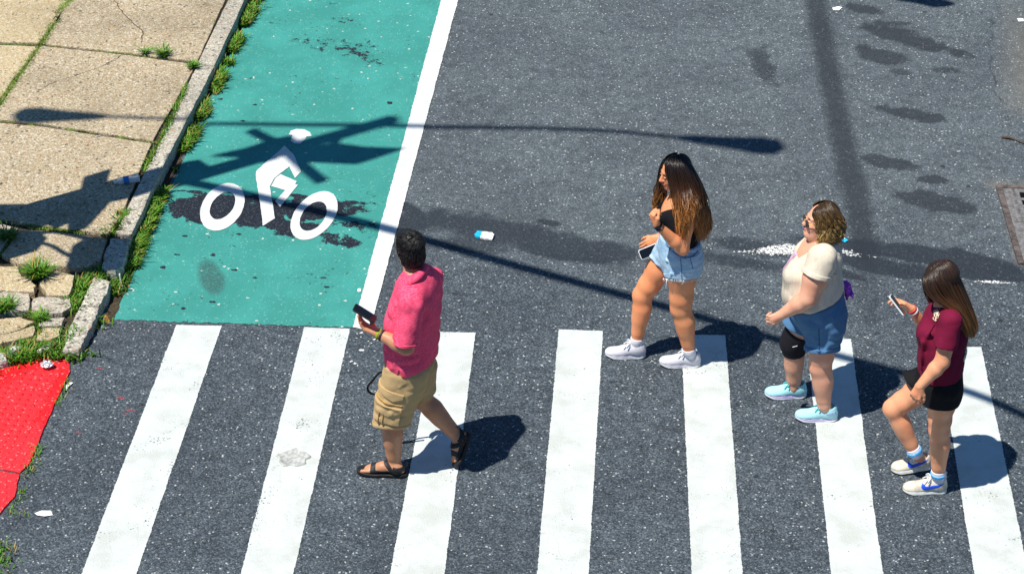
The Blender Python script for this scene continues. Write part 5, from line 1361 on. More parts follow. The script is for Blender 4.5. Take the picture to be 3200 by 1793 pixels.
# ------------------------------------------------------------------ the long haired woman in denim shorts
def make_denim_woman():
    C = Survey(1850, 440, 1.924, 12.64); m = C.mpp(); yaw = R_(-10)
    SK = m_skin('warm_tanned_skin', (.78, .325, .15)); TANK = m_cloth('black_rib_tank', (.010, .010, .013), None, 400., .9)
    DEN = m_cloth('light_washed_denim', (.34, .52, .68), (.24, .41, .58), 420., .9, ((.62, .72, .80), (9, 9, 30), .6)); DEND = m_cloth('denim_seam', (.10, .20, .34), None, 300.); FRAY = m_plain('frayed_cotton', (.75, .76, .76), .9, .1, .08)
    fwd = np.array((-math.cos(yaw), math.sin(yaw), 0)); left = np.array((-math.sin(yaw), -math.cos(yaw), 0))
    hd = C(498, 192, 0); h = Frame(hd, (-.90, -.30, -.16))
    nb = C(522, 340, 0)
    sL = C(585, 408, -.165); eL = C(545, 650, -.225); wL = C(390, 503, -.27)
    sR = C(515, 352, .165); eR = C(500, 560, .20); wR = C(392, 582, .13)
    st = stations(C, yaw, 1.40, [(480, 560, 325), (455, 598, 350), (432, 622, 385), (412, 630, 420), (406, 632, 455), (414, 632, 500), (424, 628, 545), (422, 630, 585), (408, 640, 630), (400, 655, 680), (400, 655, 720)])
    hL = C(545, 690, -.085); kL = C(535, 1005, -.085); aL = C(585, 1262, -.085)
    hR = C(480, 660, .085); kR = C(305, 925, .075); aR = C(270, 1200, .045)
    tL, heL = C.g(405, 1346), C.g(652, 1353); tR, heR = C.g(80, 1292), C.g(322, 1300)
    B = Field(); B.loft(shrink(st, .95), yaw, .03, 2.1)
    add_head(B, h, nb, .95, .047, .94, .8)
    B.cap(sL, sR, .043, .043, .05)
    add_arm(B, sL, eL, wL, (.050, .045, .042, .042, .026)); add_arm(B, sR, eR, wR, (.050, .045, .041, .040, .026))
    add_hand(B, wL, (-.42, .12, .90), (.80, .45, .25), -1, (1.15, 1.35, .8), (.6, .7), .92)
    add_hand(B, wR, (-.78, -.10, -.62), (.20, .93, -.25), -1, (.35, .5, .4), (.3, .5), .92)
    add_leg(B, hL, kL, aL, (.106, .100, .067, .066, .039), (.95, -.1, 0)); add_leg(B, hR, kR, aR, (.106, .093, .063, .061, .038), (.95, -.1, .2))
    for a, t, he in ((aL, tL, heL), (aR, tR, heR)):
        f, L = footframe(he, t); B.chain([a, f(.060, 0, .07), f(.13, 0, .058), f(.17, 0, .05)], [.040, .030, .016, .012], .02)
    lo, hi = B.bounds(); o = build('person', B.eval, lo, hi, .0044, SK, None, C.g(500, 1330))
    tag(o, 'woman with very long brown hair, black tank top and frayed denim shorts', 'person')
    face_parts(o, h, .95)
    # tank top
    T = Field(); T.loft(st, yaw, .03, 2.1); T.cap(C(440, 440, -.06), C(440, 440, .06), .062, .062, .05)
    def tank(G):
        D = wrinkle(G, T.eval(G), .002, (16, 16, 22), 4., True)-.003
        D = smax(D, -(G.Z-C(500, 690, 0)[2]), .005)
        x = lin(G, nb, fwd); y = lin(G, nb, left); z = G.Z-nb[2]
        D = smax(D, z+.115+.0*x+np.where(x > .0, .055, -.0)*1.0+0*y-.0, .01) if False else D
        cut = z-np.where(np.abs(y) < .085, -.165+.13*np.clip((np.abs(y)-.035)/.05, 0, 1)**1.2, -.03-.9*(np.abs(y)-.085))-.07*(x < 0)*(np.abs(y) < .085)
        return smax(D, cut.astype(np.float32), .006)
    lo, hi = T.bounds(.03); build('tank_top', tank, lo, hi, .0044, TANK, o)
    for s in (1, -1):
        tube('shoulder_strap', [C(470, 425, 0)+left*.06*s+(0, 0, .02), nb+left*.075*s+np.array((-.03, 0, .0)), nb+left*.08*s+(.02, 0, .008), nb+left*.075*s+(.07, 0, -.06)], .006, TANK, o, 8, 16)
    # denim shorts
    P = Field(); P.loft(stations(C, yaw, 1.28, [(410, 640, 540), (403, 648, 590), (396, 657, 640), (394, 664, 690), (404, 660, 730), (425, 650, 770)]), yaw, .05)
    P.cap(C(560, 700, -.09), C(538, 835, -.095), .112, .120, .05); P.cap(C(470, 670, .085), C(400, 745, .08), .112, .110, .05)
    for a, b, r in [((470, 650, -.17), (600, 690, -.18), .008), ((450, 720, -.15), (540, 760, -.21), .009), ((600, 720, -.17), (650, 760, -.05), .008), ((430, 800, -.18), (600, 800, -.2), .007)]: P.cap(C(*a), C(*b), r, r*.6, .02)
    legs = Field(); add_leg(legs, hL, kL, aL, (.106, .100, .067, .066, .039), (.95, -.1, 0)); legs2 = Field(); add_leg(legs2, hR, kR, aR, (.106, .093, .063, .061, .038), (.95, -.1, .2))
    hn = unit(np.array((.03, -.36, -1.))); hp = C(538, 836, -.21); d2 = unit(kR-hR); hp2 = C(408, 700, .08)+d2*.02
    def shorts(G):
        D = wrinkle(G, smin(P.eval(G), np.minimum(legs.eval(G), legs2.eval(G))-.009, .02), .005, (15, 15, 18), 9., True)
        D = smax(D, (G.Z-C(500, 574, 0)[2]+.10*(G.X-C(500, 574, 0)[0])), .005)
        D = smax(D, np.maximum(np.minimum(lin(G, hp, hn), 1)+.004*np.sin(G.X*160)*np.sin(G.Y*130+1), -1), .005)
        D = smax(D, np.minimum(lin(G, hp2, d2)+.003*np.sin(G.Z*190), lin(G, C(470, 690, -.02), (-.4, 1, .0))), .01)
        D = smax(D, -(smax(legs.eval(G)-.004, lin(G, hp-hn*.025, -hn), .01)), .006)
        return smax(D, -(smax(legs2.eval(G)-.004, lin(G, hp2-d2*.025, -d2), .01)), .006)
    lo, hi = P.bounds(.03); build('denim_shorts', shorts, lo, hi, .0044, DEN, o)
    g0 = lambda pts, dy=-.2: [tuple(C(x, y, dy)[[0, 2]]) for x, y in pts]
    def stitch(nm, pts, mat, t=.0028, w=.003, ylim=-.05):
        q = g0(pts); W = np.array([C(x, y, -.2) for x, y in pts])
        def reg(G):
            d = 1e9
            for a, b in zip(q[:-1], q[1:]): d = np.minimum(d, segd(G.X+0*G.Z, G.Z+0*G.X, a, b, w))
            return np.maximum(d+0*G.Y, G.Y-C.Y0-ylim)
        patch(nm, shorts, reg, t, W.min(0)-(.03, .08, .03), W.max(0)+(.03, .16, .03), .0032, mat, o)
    stitch('side_seam', [(532, 705), (537, 760), (540, 845)], DEND); stitch('waistband_seam', [(440, 650), (500, 690), (560, 705), (640, 690)], DEND, .004, .0045)
    stitch('pocket_seam', [(590, 705), (608, 770)], DEND); stitch('pocket_seam', [(575, 705), (650, 700)], DEND); stitch('belt_loop', [(560, 668), (562, 705)], DEND, .006, .006)
    ps = []; rg = np.random.default_rng(3)
    for q in range(90):
        x = rg.uniform(430, 640); p = C(x, 828+8*math.sin((x-430)/60)+rg.uniform(-4, 10), -.2+.0007*abs(x-540)); l = rg.uniform(.012, .035)*(3.0 if q % 30 == 0 else 1)
        p = np.array((p[0], hp[1]+.005+.10*((x-538)/105)**2, hp[2]+.004-.02*((x-538)/105)**2-.36*.10*((x-538)/105)**2)); ps.append(np.array([p, p+(rg.uniform(-.006, .006), -.004, -l*.5), p+(rg.uniform(-.012, .012), -.002, -l)]))
    V, Q = tube_arrays(ps, [np.array([.0022, .0018, .001])]*len(ps), 4); fr_ = obj('frayed_threads', V, Q, FRAY, o); tag(fr_, kind='stuff')
    # watch, bracelets
    wd = unit(wL-eL); patch('watch_band', B, lambda G: slab(G, wL-wd*.012, wd, .008), .004, wL-.07, wL+.07, .0028, BLACKC, o)
    R3 = np.stack([wd, unit(np.cross(wd, (0, -.9, .4))), unit(np.cross(wd, np.cross(wd, (0, -.9, .4))))])
    nrm = unit(np.array((-.45, -.80, .25))-wd*np.dot((-.45, -.80, .25), wd)); side = np.cross(wd, nrm); ctr = wL-wd*.012+nrm*.030
    build('watch_face', lambda G: smax(np.maximum(np.abs(G.X)-.019, np.abs(G.Y)-.017)+0*G.Z, np.abs(G.Z)-.006, .005), (-.03, -.03, -.015), (.03, .03, .015), .002, GLASS_BLK, o, M=(np.stack([wd, side, nrm]).T, ctr))
    patch('bracelet', B, lambda G: slab(G, wL-wd*.038, wd, .0025), .0035, wL-.08, wL+.08, .0026, RUBBER, o)
    wd2 = unit(wR-eR); patch('bracelet', B, lambda G: slab(G, wR-wd2*.015, wd2, .004), .004, wR-.07, wR+.07, .0026, m_plain('violet_band', (.30, .22, .50), .6, .3, .1), o)
    # shoes
    UP = m_cloth('pale_lilac_mesh', (.66, .65, .70), (.58, .57, .62), 380., .8); mats = dict(upper=UP, sole=SOLEW, lace=LACE, stripe=m_plain('lilac_foam_line', (.42, .38, .52), .6, .3, .05))
    SOCK = m_cloth('white_sock', (.78, .77, .82), None, 300.)
    for a, t, he in ((aL, tL, heL), (aR, tR, heR)):
        shoe(o, he, t, None, mats, 'run', 1.0); kd = unit((kL if a is aL else kR)-a)
        sock(o, a, kd, .05, -.06, .022, SOCK, fld=B)
    # hair
    near = [C(*q) for q in [(485, 98, -.01), (452, 140, -.07), (458, 225, -.105), (488, 300, -.13), (508, 400, -.17), (526, 520, -.235), (540, 612, -.25)]]
    g = [near] + [[C(*q) for q in L] for L in [
        [(500, 92, -.02), (498, 165, -.10), (530, 280, -.135), (550, 400, -.215), (556, 500, -.255), (558, 590, -.26)],
        [(525, 88, -.01), (560, 180, -.10), (588, 280, -.13), (600, 350, -.19), (600, 420, -.225), (594, 480, -.235)],
        [(545, 90, .01), (598, 190, -.06), (636, 300, -.09), (652, 420, -.11), (652, 520, -.11), (640, 610, -.09)],
        [(550, 92, .03), (606, 190, .01), (664, 310, .0), (690, 430, .0), (694, 520, -.01), (672, 600, -.01)],
        [(540, 92, .05), (588, 180, .08), (640, 300, .11), (668, 420, .12), (676, 510, .12), (650, 590, .10)]]]
    far = [[C(*q) for q in L] for L in [[(470, 100, .02), (440, 140, .075), (432, 230, .10), (420, 320, .12), (412, 400, .13), (408, 440, .13)], [(478, 96, .03), (430, 135, .09), (410, 220, .115), (396, 310, .135), (388, 390, .14), (392, 440, .14)], [(505, 92, .04), (470, 150, .10), (450, 250, .12), (430, 330, .13), (415, 410, .14), (415, 450, .14)]]]
    GL = [np.array(x) for x in g]+[np.array(x) for x in far]; ng = len(g)
    HM = m_hair('long_brown_hair', (.014, .008, .006), (.062, .022, .006), (.48, .19, .045), .34, .5)
    S1 = hair_mesh('s', GL, 3200, .0024, HM, o, 5, .009, (.014, 2.6, .34), 30, [list(range(ng)), [ng, ng+1, ng+2]], .24, (h, (-.014, 0, .043), (.100, .083, .090)))
    F = Field(); F.ell(h(-.014, 0, .040), (.090, .073, .079), h.R, .02)
    for q in GL[:ng]:
        P_ = resample(q, 12)[:9]; c = C(520, 200)
        F.chain(inward(P_, hd), list(np.linspace(.010, .007, 9)), .02)
    for a, b in zip(GL[:ng-1], GL[1:ng]):
        P_ = (resample(a, 12)+resample(b, 12))[:9]/2; F.chain(inward(P_, hd), list(np.linspace(.010, .007, 9)), .02)
    for q in GL[ng:]: F.chain(inward(resample(q, 10)[:8], hd, .008), [.009]*8, .02)
    def clip(G, D):
        face = Field().ell(h(.075, -.005, -.03), (.060, .058, .100), h.R).eval(G)
        return wrinkle(G, smax(D, -face, .01), .004, (50, 50, 12), 2.)
    zt = hd[2]
    hair_obj('hair', S1, F, .0046, HM, o, lambda V: np.clip((zt+.02-V[:, 2])/.75, 0, 1), clip)
    # phone
    phone('phone', C(348, 664, .075), (.148, .03, .052), (.02, -.034, -.058), .150, .073, .009, GLASS_BLK, m_plain('white_phone_case', (.78, .78, .80), .4, .4, .03), 'black phone with a white edge held low beside the denim shorts')
    return o
make_denim_woman()

# ------------------------------------------------------------------ the woman in the cream blouse
def make_cream_woman():
    C = Survey(2350, 600, 1.925, 12.05); m = C.mpp(); yaw = R_(-6)
    SK = m_skin('fair_pink_skin', (.76, .40, .265)); LIN = m_cloth('cream_linen', (.76, .67, .53), (.67, .58, .45), 300., .95, ((.50, .42, .33), (60, 60, 8), .35)); BLUE = m_cloth('dusty_blue_twill', (.085, .20, .36), (.07, .165, .305), 380., .85)
    BRACE = m_cloth('knee_brace_neoprene', (.012, .011, .016), None, 200., .7); PINK = m_cloth('pale_pink_strap', (.72, .42, .62), None, 250.); PURP = m_plain('purple_scarf', (.33, .06, .52), .6, .3, .35, 40.)
    fwd = np.array((-math.cos(yaw), math.sin(yaw), 0)); left = np.array((-math.sin(yaw), -math.cos(yaw), 0))
    hd = C(412, 172, 0); h = Frame(hd, (-.985, -.12, .10)); nb = C(420, 295, 0)
    sL = C(425, 395, -.20); eL = C(335, 640, -.26); wL = C(178, 738, -.20)
    sR = C(400, 320, .20); eR = C(390, 540, .26); wR = C(300, 600, .24)
    st = stations(C, yaw, 1.32, [(352, 500, 272), (318, 522, 305), (285, 535, 340), (252, 540, 385), (232, 541, 430), (220, 542, 480), (216, 541, 520), (204, 540, 560), (197, 540, 600), (203, 548, 640), (215, 560, 690), (225, 565, 740)])
    hL = C(440, 720, -.11); kL = C(412, 1050, -.12); aL = C(434, 1282, -.13)
    hR = C(370, 690, .11); kR = C(246, 905, .12); aR = C(255, 1170, .145)
    tL, heL = C.g(258, 1362), C.g(512, 1370); tR, heR = C.g(76, 1226), C.g(326, 1230)
    B = Field(); B.loft(shrink(st, .93), yaw, .03, 2.2)
    add_head(B, h, nb, .97, .056, 1.14, .7); B.ell(h(.03, 0, -.105), (.05, .05, .035), h.R, .04)
    B.cap(sL, sR, .06, .06, .05)
    add_arm(B, sL, eL, wL, (.078, .080, .056, .056, .034)); add_arm(B, sR, eR, wR, (.078, .078, .056, .054, .034))
    add_hand(B, wL, (-.80, .05, -.52), (.10, .95, -.1), 1, ((.75, 1.1, .7), (.85, 1.2, .7), (.95, 1.2, .7), (1.0, 1.2, .7)), (.5, .6), .95)
    add_hand(B, wR, (-.8, 0, -.5), (0, -1, 0), -1, (.6, .9, .6), (.3, .5), .95)
    add_leg(B, hL, kL, aL, (.118, .097, .069, .066, .043), (.95, -.1, 0)); add_leg(B, hR, kR, aR, (.118, .100, .074, .060, .043), (.95, -.1, .1))
    for a, t, he in ((aL, tL, heL), (aR, tR, heR)):
        f, L = footframe(he, t); B.chain([a, f(.060, 0, .07), f(.13, 0, .058), f(.17, 0, .05)], [.044, .032, .016, .012], .02)
    lo, hi = B.bounds(); o = build('person', B.eval, lo, hi, .0044, SK, None, C.g(330, 1310))
    tag(o, 'woman with a curly bob, sunglasses, cream blouse, blue shorts and black knee brace', 'person')
    face_parts(o, h, .97, m_plain('fair_brow', (.16, .09, .04), .8, .2, .1), m_plain('pink_lips', (.62, .20, .20), .4, .5, .05))
    # blouse
    T = Field(); T.loft([(z, x, y, a*(1+.07*float(sstep(C(400, 560)[2], C(400, 640)[2], z))), b*(1+.07*float(sstep(C(400, 560)[2], C(400, 640)[2], z)))) for z, x, y, a, b in st], yaw, .03, 2.2); T.cap(C(258, 505, -.08), C(258, 505, .08), .080, .080, .06); T.cap(C(270, 610, -.10), C(270, 610, .10), .075, .075, .06)
    T.cap(sL, sR, .076, .076, .05); SL = Field().cap(sL, C(382, 505, -.235), .094, .098, .04).cap(sR, sR+(eR-sR)*.4, .09, .092, .04)
    for a, b, r in [((480, 420, -.2), (520, 560, -.06), .010), ((450, 560, -.19), (330, 640, -.22), .010), ((230, 560, -.12), (225, 640, -.1), .010), ((260, 540, -.15), (250, 650, -.14), .008), ((490, 540, -.12), (380, 680, -.2), .010)]: T.cap(C(*a), C(*b), r, r*.6, .02)
    hs = C(378, 505, -.24); hsn = unit(np.array((-.30, -.22, -.9))); armf = Field(); add_arm(armf, sL, eL, wL, (.078, .080, .056, .056, .034))
    hp = C(390, 712, -.22); hn = unit(np.array((.36, -.10, -1.)))
    def blouse(G):
        D = T.eval(G)-(.008*sstep(-.12, -.02, lin(G, hp, hn))).astype(np.float32)
        D = smax(D, lin(G, hp, hn), .012)
        E = smax(smin(SL.eval(G), armf.eval(G)-.012, .02), np.where(lin(G, nb, left) > 0, lin(G, hs, hsn), -1).astype(np.float32), .008)
        E = smax(E, -(smax(armf.eval(G)-.005, -(lin(G, hs-hsn*.022, hsn)), .01)), .006)
        D = wrinkle(G, smin(D, E, .02), .0095, (11, 11, 10), 12., True)
        x = lin(G, nb, fwd); y = lin(G, nb, left); z = G.Z-nb[2]
        v = np.maximum(np.abs(y)-.045-.55*np.clip(z+.09, 0, .2), -(z+.10))
        v = np.maximum(v, -(x-.0))
        D = smax(D, -v.astype(np.float32), .006)
        return smax(D, -(Field().cap(nb-(0, 0, .0), nb+(0, 0, .2), .066, .085).eval(G)), .008)
    lo = np.minimum(T.bounds(.03)[0], SL.bounds(.03)[0]); hi = np.maximum(T.bounds(.03)[1], SL.bounds(.03)[1]); build('blouse', blouse, lo, hi, .0046, LIN, o)
    patch('sleeve_cuff', lambda G: blouse(G), lambda G: np.maximum(slab(G, hs-hsn*.018, hsn, .017), -lin(G, sL, left)-.05), .005, hs-.15, hs+.15, .0034, LIN, o)
    # crossbody strap and knotted scarf
    def sreg(G):
        u = lin(G, C(405, 318, -.07), unit(C(235, 440, .07)-C(405, 318, -.07))); n_ = unit(np.cross(unit(C(235, 440, .07)-C(405, 318, -.07)), (0, -.5, 1.)))
        return np.maximum(np.abs(lin(G, C(405, 318, -.07), n_))-.016, -(lin(G, nb, fwd)+.02))
    lo = np.minimum(C(240, 480, 0), C(440, 260, 0))-(.12, .22, .12); hi = np.maximum(C(240, 480, 0), C(440, 260, 0))+(.1, .22, .12)
    patch('crossbody_strap', blouse, sreg, .005, lo, hi, .004, PINK, o)
    bp = C(555, 560, -.02); ps = []; rg = np.random.default_rng(8); F = Field()
    F.ell(bp, (.03, .03, .03), None, .01)
    for a, b, r in [((580, 560), (590, 575), .020), ((575, 590), (572, 640), .022), ((590, 580), (603, 625), .017), ((565, 545), (590, 560), .020), ((600, 620), (606, 634), .012)]: F.cap(C(*a, rg.uniform(-.05, .03)), C(*b, rg.uniform(-.05, .03)), r, r*.6, .012)
    lo, hi = F.bounds(); build('scarf_bow', lambda G: wrinkle(G, F.eval(G), .010, (40, 40, 30), 1., True), lo-.01, hi+.01, .0036, PURP, o)
    # shorts
    P = Field(); P.loft(stations(C, yaw, 1.22, [(226, 530, 530), (218, 540, 560), (213, 556, 615), (212, 566, 650), (215, 574, 700), (240, 572, 760), (275, 560, 810)]), yaw, .05)
    P.cap(C(440, 760, -.11), C(416, 985, -.12), .122, .116, .06); P.cap(C(340, 720, .10), C(262, 810, .11), .120, .118, .05)
    for a, b, r in [((520, 700, -.14), (420, 790, -.24), .011), ((500, 760, -.17), (425, 840, -.24), .010), ((480, 860, -.2), (440, 960, -.24), .012), ((370, 830, -.2), (400, 950, -.24), .010), ((330, 720, -.16), (400, 800, -.23), .010), ((480, 640, -.16), (560, 690, -.04), .009), ((450, 850, -.22), (350, 930, -.22), .009)]: P.cap(C(*a), C(*b), r, r*.6, .02)
    legs = Field(); add_leg(legs, hL, kL, aL, (.118, .097, .069, .066, .043), (.95, -.1, 0)); legs2 = Field(); add_leg(legs2, hR, kR, aR, (.118, .100, .074, .060, .043), (.95, -.1, .1))
    TB = Field().loft(shrink(st, .93), yaw, .03, 2.2)
    h1 = C(418, 978, -.235); h1n = unit(np.array((.02, -.30, -1.))); d2 = unit(kR-hR); h2 = C(262, 800, .11)
    def shorts(G):
        D = wrinkle(G, smin(smin(P.eval(G), TB.eval(G)-.014, .02), np.minimum(legs.eval(G), legs2.eval(G))-.012, .02), .011, (11, 11, 13), 5., True)
        D = smax(D, G.Z-C(400, 500, 0)[2], .006)
        D = D+(.018*(1-sstep(-.012, .022, lin(G, hp, hn)))).astype(np.float32)
        D = smax(D, -(lin(G, hp, hn)+.05), .004)
        D = smax(D, lin(G, h1, h1n), .006); D = smax(D, np.minimum(lin(G, h2, d2), lin(G, C(370, 760, .0), (-.35, 1, 0))), .01)
        D = smax(D, -(smax(legs.eval(G)-.006, lin(G, h1-h1n*.03, -h1n), .01)), .006)
        return smax(D, -(smax(legs2.eval(G)-.004, lin(G, h2-d2*.025, -d2), .01)), .006)
    lo, hi = P.bounds(.03); build('shorts', shorts, lo, hi, .0046, BLUE, o)
    patch('rolled_hem', shorts, lambda G: np.maximum(slab(G, h1-h1n*.018, h1n, .016), G.Y-C.Y0-.02), .005, h1-(.17, .06, .1), h1+(.17, .32, .16), .0038, BLUE, o)
    q = [tuple(C(x, y, -.23)[[0, 2]]) for x, y in [(400, 812), (404, 880), (406, 950)]]; W = np.array([C(x, y, -.23) for x, y in [(400, 812), (406, 950)]])
    patch('side_seam', shorts, lambda G: np.maximum(np.minimum(segd(G.X+0*G.Z, G.Z+0*G.X, q[0], q[1], .0028), segd(G.X+0*G.Z, G.Z+0*G.X, q[1], q[2], .0028))+0*G.Y, G.Y-C.Y0+.1), .0025, W.min(0)-(.03, .08, .03), W.max(0)+(.03, .14, .03), .003, m_cloth('blue_seam', (.03, .07, .14)), o)
    # knee brace
    kd = unit(aR-hR); b1 = kR; u1 = unit(kR-hR); u2 = unit(aR-kR)
    patch('knee_brace', legs2, lambda G: np.maximum(-(lin(G, kR-u1*.10, unit(u1+np.array((0, 0, -.0))))), lin(G, kR+u2*.085, u2)), .007, kR-.2, kR+.2, .004, BRACE, o)
    patch('brace_logo', lambda G: legs2.eval(G)-.007, lambda G: np.maximum(segd(G.X+0*G.Z, G.Z+0*G.X, tuple(C(245, 932, .03)[[0, 2]]), tuple(C(272, 922, .03)[[0, 2]]), .0035)+0*G.Y, G.Y-C.Y0-.10), .002, C(258, 927, .03)-.08, C(258, 927, .03)+.08, .0026, SOLEW, o)
    # shoes
    UP = m_cloth('aqua_mesh', (.42, .78, .82), (.36, .70, .75), 360., .8); mats = dict(upper=UP, sole=m_plain('white_lilac_sole', (.78, .76, .82), .6, .3, .05), lace=m_plain('teal_lace', (.10, .52, .55), .7, .2, .1), stripe=m_plain('violet_foam_line', (.30, .20, .55), .6, .3, .05))
    for a, t, he, nm in ((aL, tL, heL, 1), (aR, tR, heR, 0)):
        sh, fr, upf, L = shoe(o, he, t, None, mats, 'run', 1.04, high=1.15)
        if nm:   # heel lettering, worn and faint
            k = L/.28; st_ = []
            x0, z0, w_, hh, gp_ = .075*k, .062, .0105, .015, .0165
            glyphs = {'H': [((0, 0), (0, 1)), ((1, 0), (1, 1)), ((0, .5), (1, .5))], 'O': [((0, 0), (0, 1)), ((1, 0), (1, 1)), ((0, 0), (1, 0)), ((0, 1), (1, 1))], 'K': [((0, 0), (0, 1)), ((0, .45), (1, 1)), ((.2, .55), (1, 0))], 'A': [((0, 0), (.5, 1)), ((1, 0), (.5, 1)), ((.2, .4), (.8, .4))]}
            segs = []
            for i, ch in enumerate('HOKA'):
                for a_, b_ in glyphs[ch]: segs.append(((x0-i*gp_-a_[0]*w_, z0+a_[1]*hh+i*.004), (x0-i*gp_-b_[0]*w_, z0+b_[1]*hh+i*.004)))
            def reg(G):
                d = 1e9
                for a_, b_ in segs: d = np.minimum(d, segd(G.X+0*G.Z, G.Z+0*G.X, a_, b_, .0018))
                return np.maximum(d+0*G.Y, -(G.Y-.006))
            patch('heel_lettering', upf, reg, .0018, (-.01, 0, .03), (.12, .08, .13), .002, mats['stripe'], sh, M=fr.M)
    # hair: curly bob with a side part
    GL = [np.array([C(*q) for q in L]) for L in [
        [(392, 92, -.035), (372, 125, -.075), (388, 180, -.095), (402, 235, -.105), (405, 285, -.11), (398, 312, -.11)], [(420, 78, -.03), (415, 135, -.09), (440, 200, -.105), (445, 260, -.115), (432, 312, -.12)],
        [(440, 66, -.02), (465, 130, -.085), (492, 205, -.095), (490, 265, -.10), (470, 316, -.10)], [(465, 62, .01), (515, 125, -.04), (538, 200, -.05), (528, 260, -.06), (505, 305, -.06)],
        [(465, 64, .04), (522, 125, .03), (547, 200, .03), (535, 260, .03), (510, 300, .03)], [(445, 66, .05), (495, 115, .085), (520, 190, .10), (512, 250, .11), (490, 290, .11)], [(415, 76, .04), (430, 110, .095), (450, 180, .11), (450, 240, .12), (440, 290, .12)], [(398, 84, .03), (370, 100, .08), (365, 140, .10), (375, 200, .11), (390, 260, .12)]]]
    HM = m_hair('curly_bob_hair', (.045, .024, .008), (.17, .095, .028), (.42, .27, .09), .36, .5)
    S1 = hair_mesh('s', GL, 2600, .0027, HM, o, 15, .006, (.011, 2.8, .10), 26, None, .22, (h, (-.018, 0, .045), (.098, .086, .088)))
    F = Field(); F.ell(h(-.018, 0, .041), (.088, .075, .078), h.R, .02)
    for a, b in zip(GL[:-1], GL[1:]):
        for w_ in (0, .5): F.chain(inward((resample(a, 9)*(1-w_)+resample(b, 9)*w_)[:8], hd, .016), [.011]*8, .02)
    ear = h(-.008, .078, -.01)
    def clip(G, D):
        D = smax(D, -(Field().ell(h(.075, .0, -.03), (.068, .075, .090), h.R).eval(G)), .01); D = smax(D, -(Field().ell(ear, (.026, .05, .036), h.R).eval(G)), .01)
        return wrinkle(G, D, .007, (36, 36, 26), 6.)
    zt = hd[2]; V, Q, al = S1; pV = V.reshape(-1, 4, 3)
    hair_obj('hair', (V, Q, al), F, .0044, HM, o, lambda V: np.clip((zt+.10-V[:, 2])/.30, 0, 1), clip)
    # sunglasses
    sg = empty('sunglasses', h(.1, 0, .0)); sg.parent = o; sg.location = Vector(h(.1, 0, 0)-wloc(o)); GOLD = m_plain('gold_wire', (.55, .33, .08), .3, .6, .05, 20., 0, .8); LN = NT('dark_lens', .08, .8); LN.color((.030, .035, .040)); LN = LN.done()
    for s in (1, -1):
        F_ = Field().ell(h(.100, .034*s, -.006), (.004, .029, .026), h.R); lo, hi = F_.bounds(.01); build('lens', F_.eval, lo, hi, .002, LN, sg)
        tube('temple_arm', [h(.100, .060*s, .006), h(.05, .081*s, .010), h(.0, .084*s, .010), h(-.02, .082*s, -.004)], .0026, GOLD, sg, 6, 14)
    tube('bridge', [h(.103, .010, .004), h(.112, 0, .008), h(.103, -.010, .004)], .0024, GOLD, sg, 6, 8)
    return o
make_cream_woman()

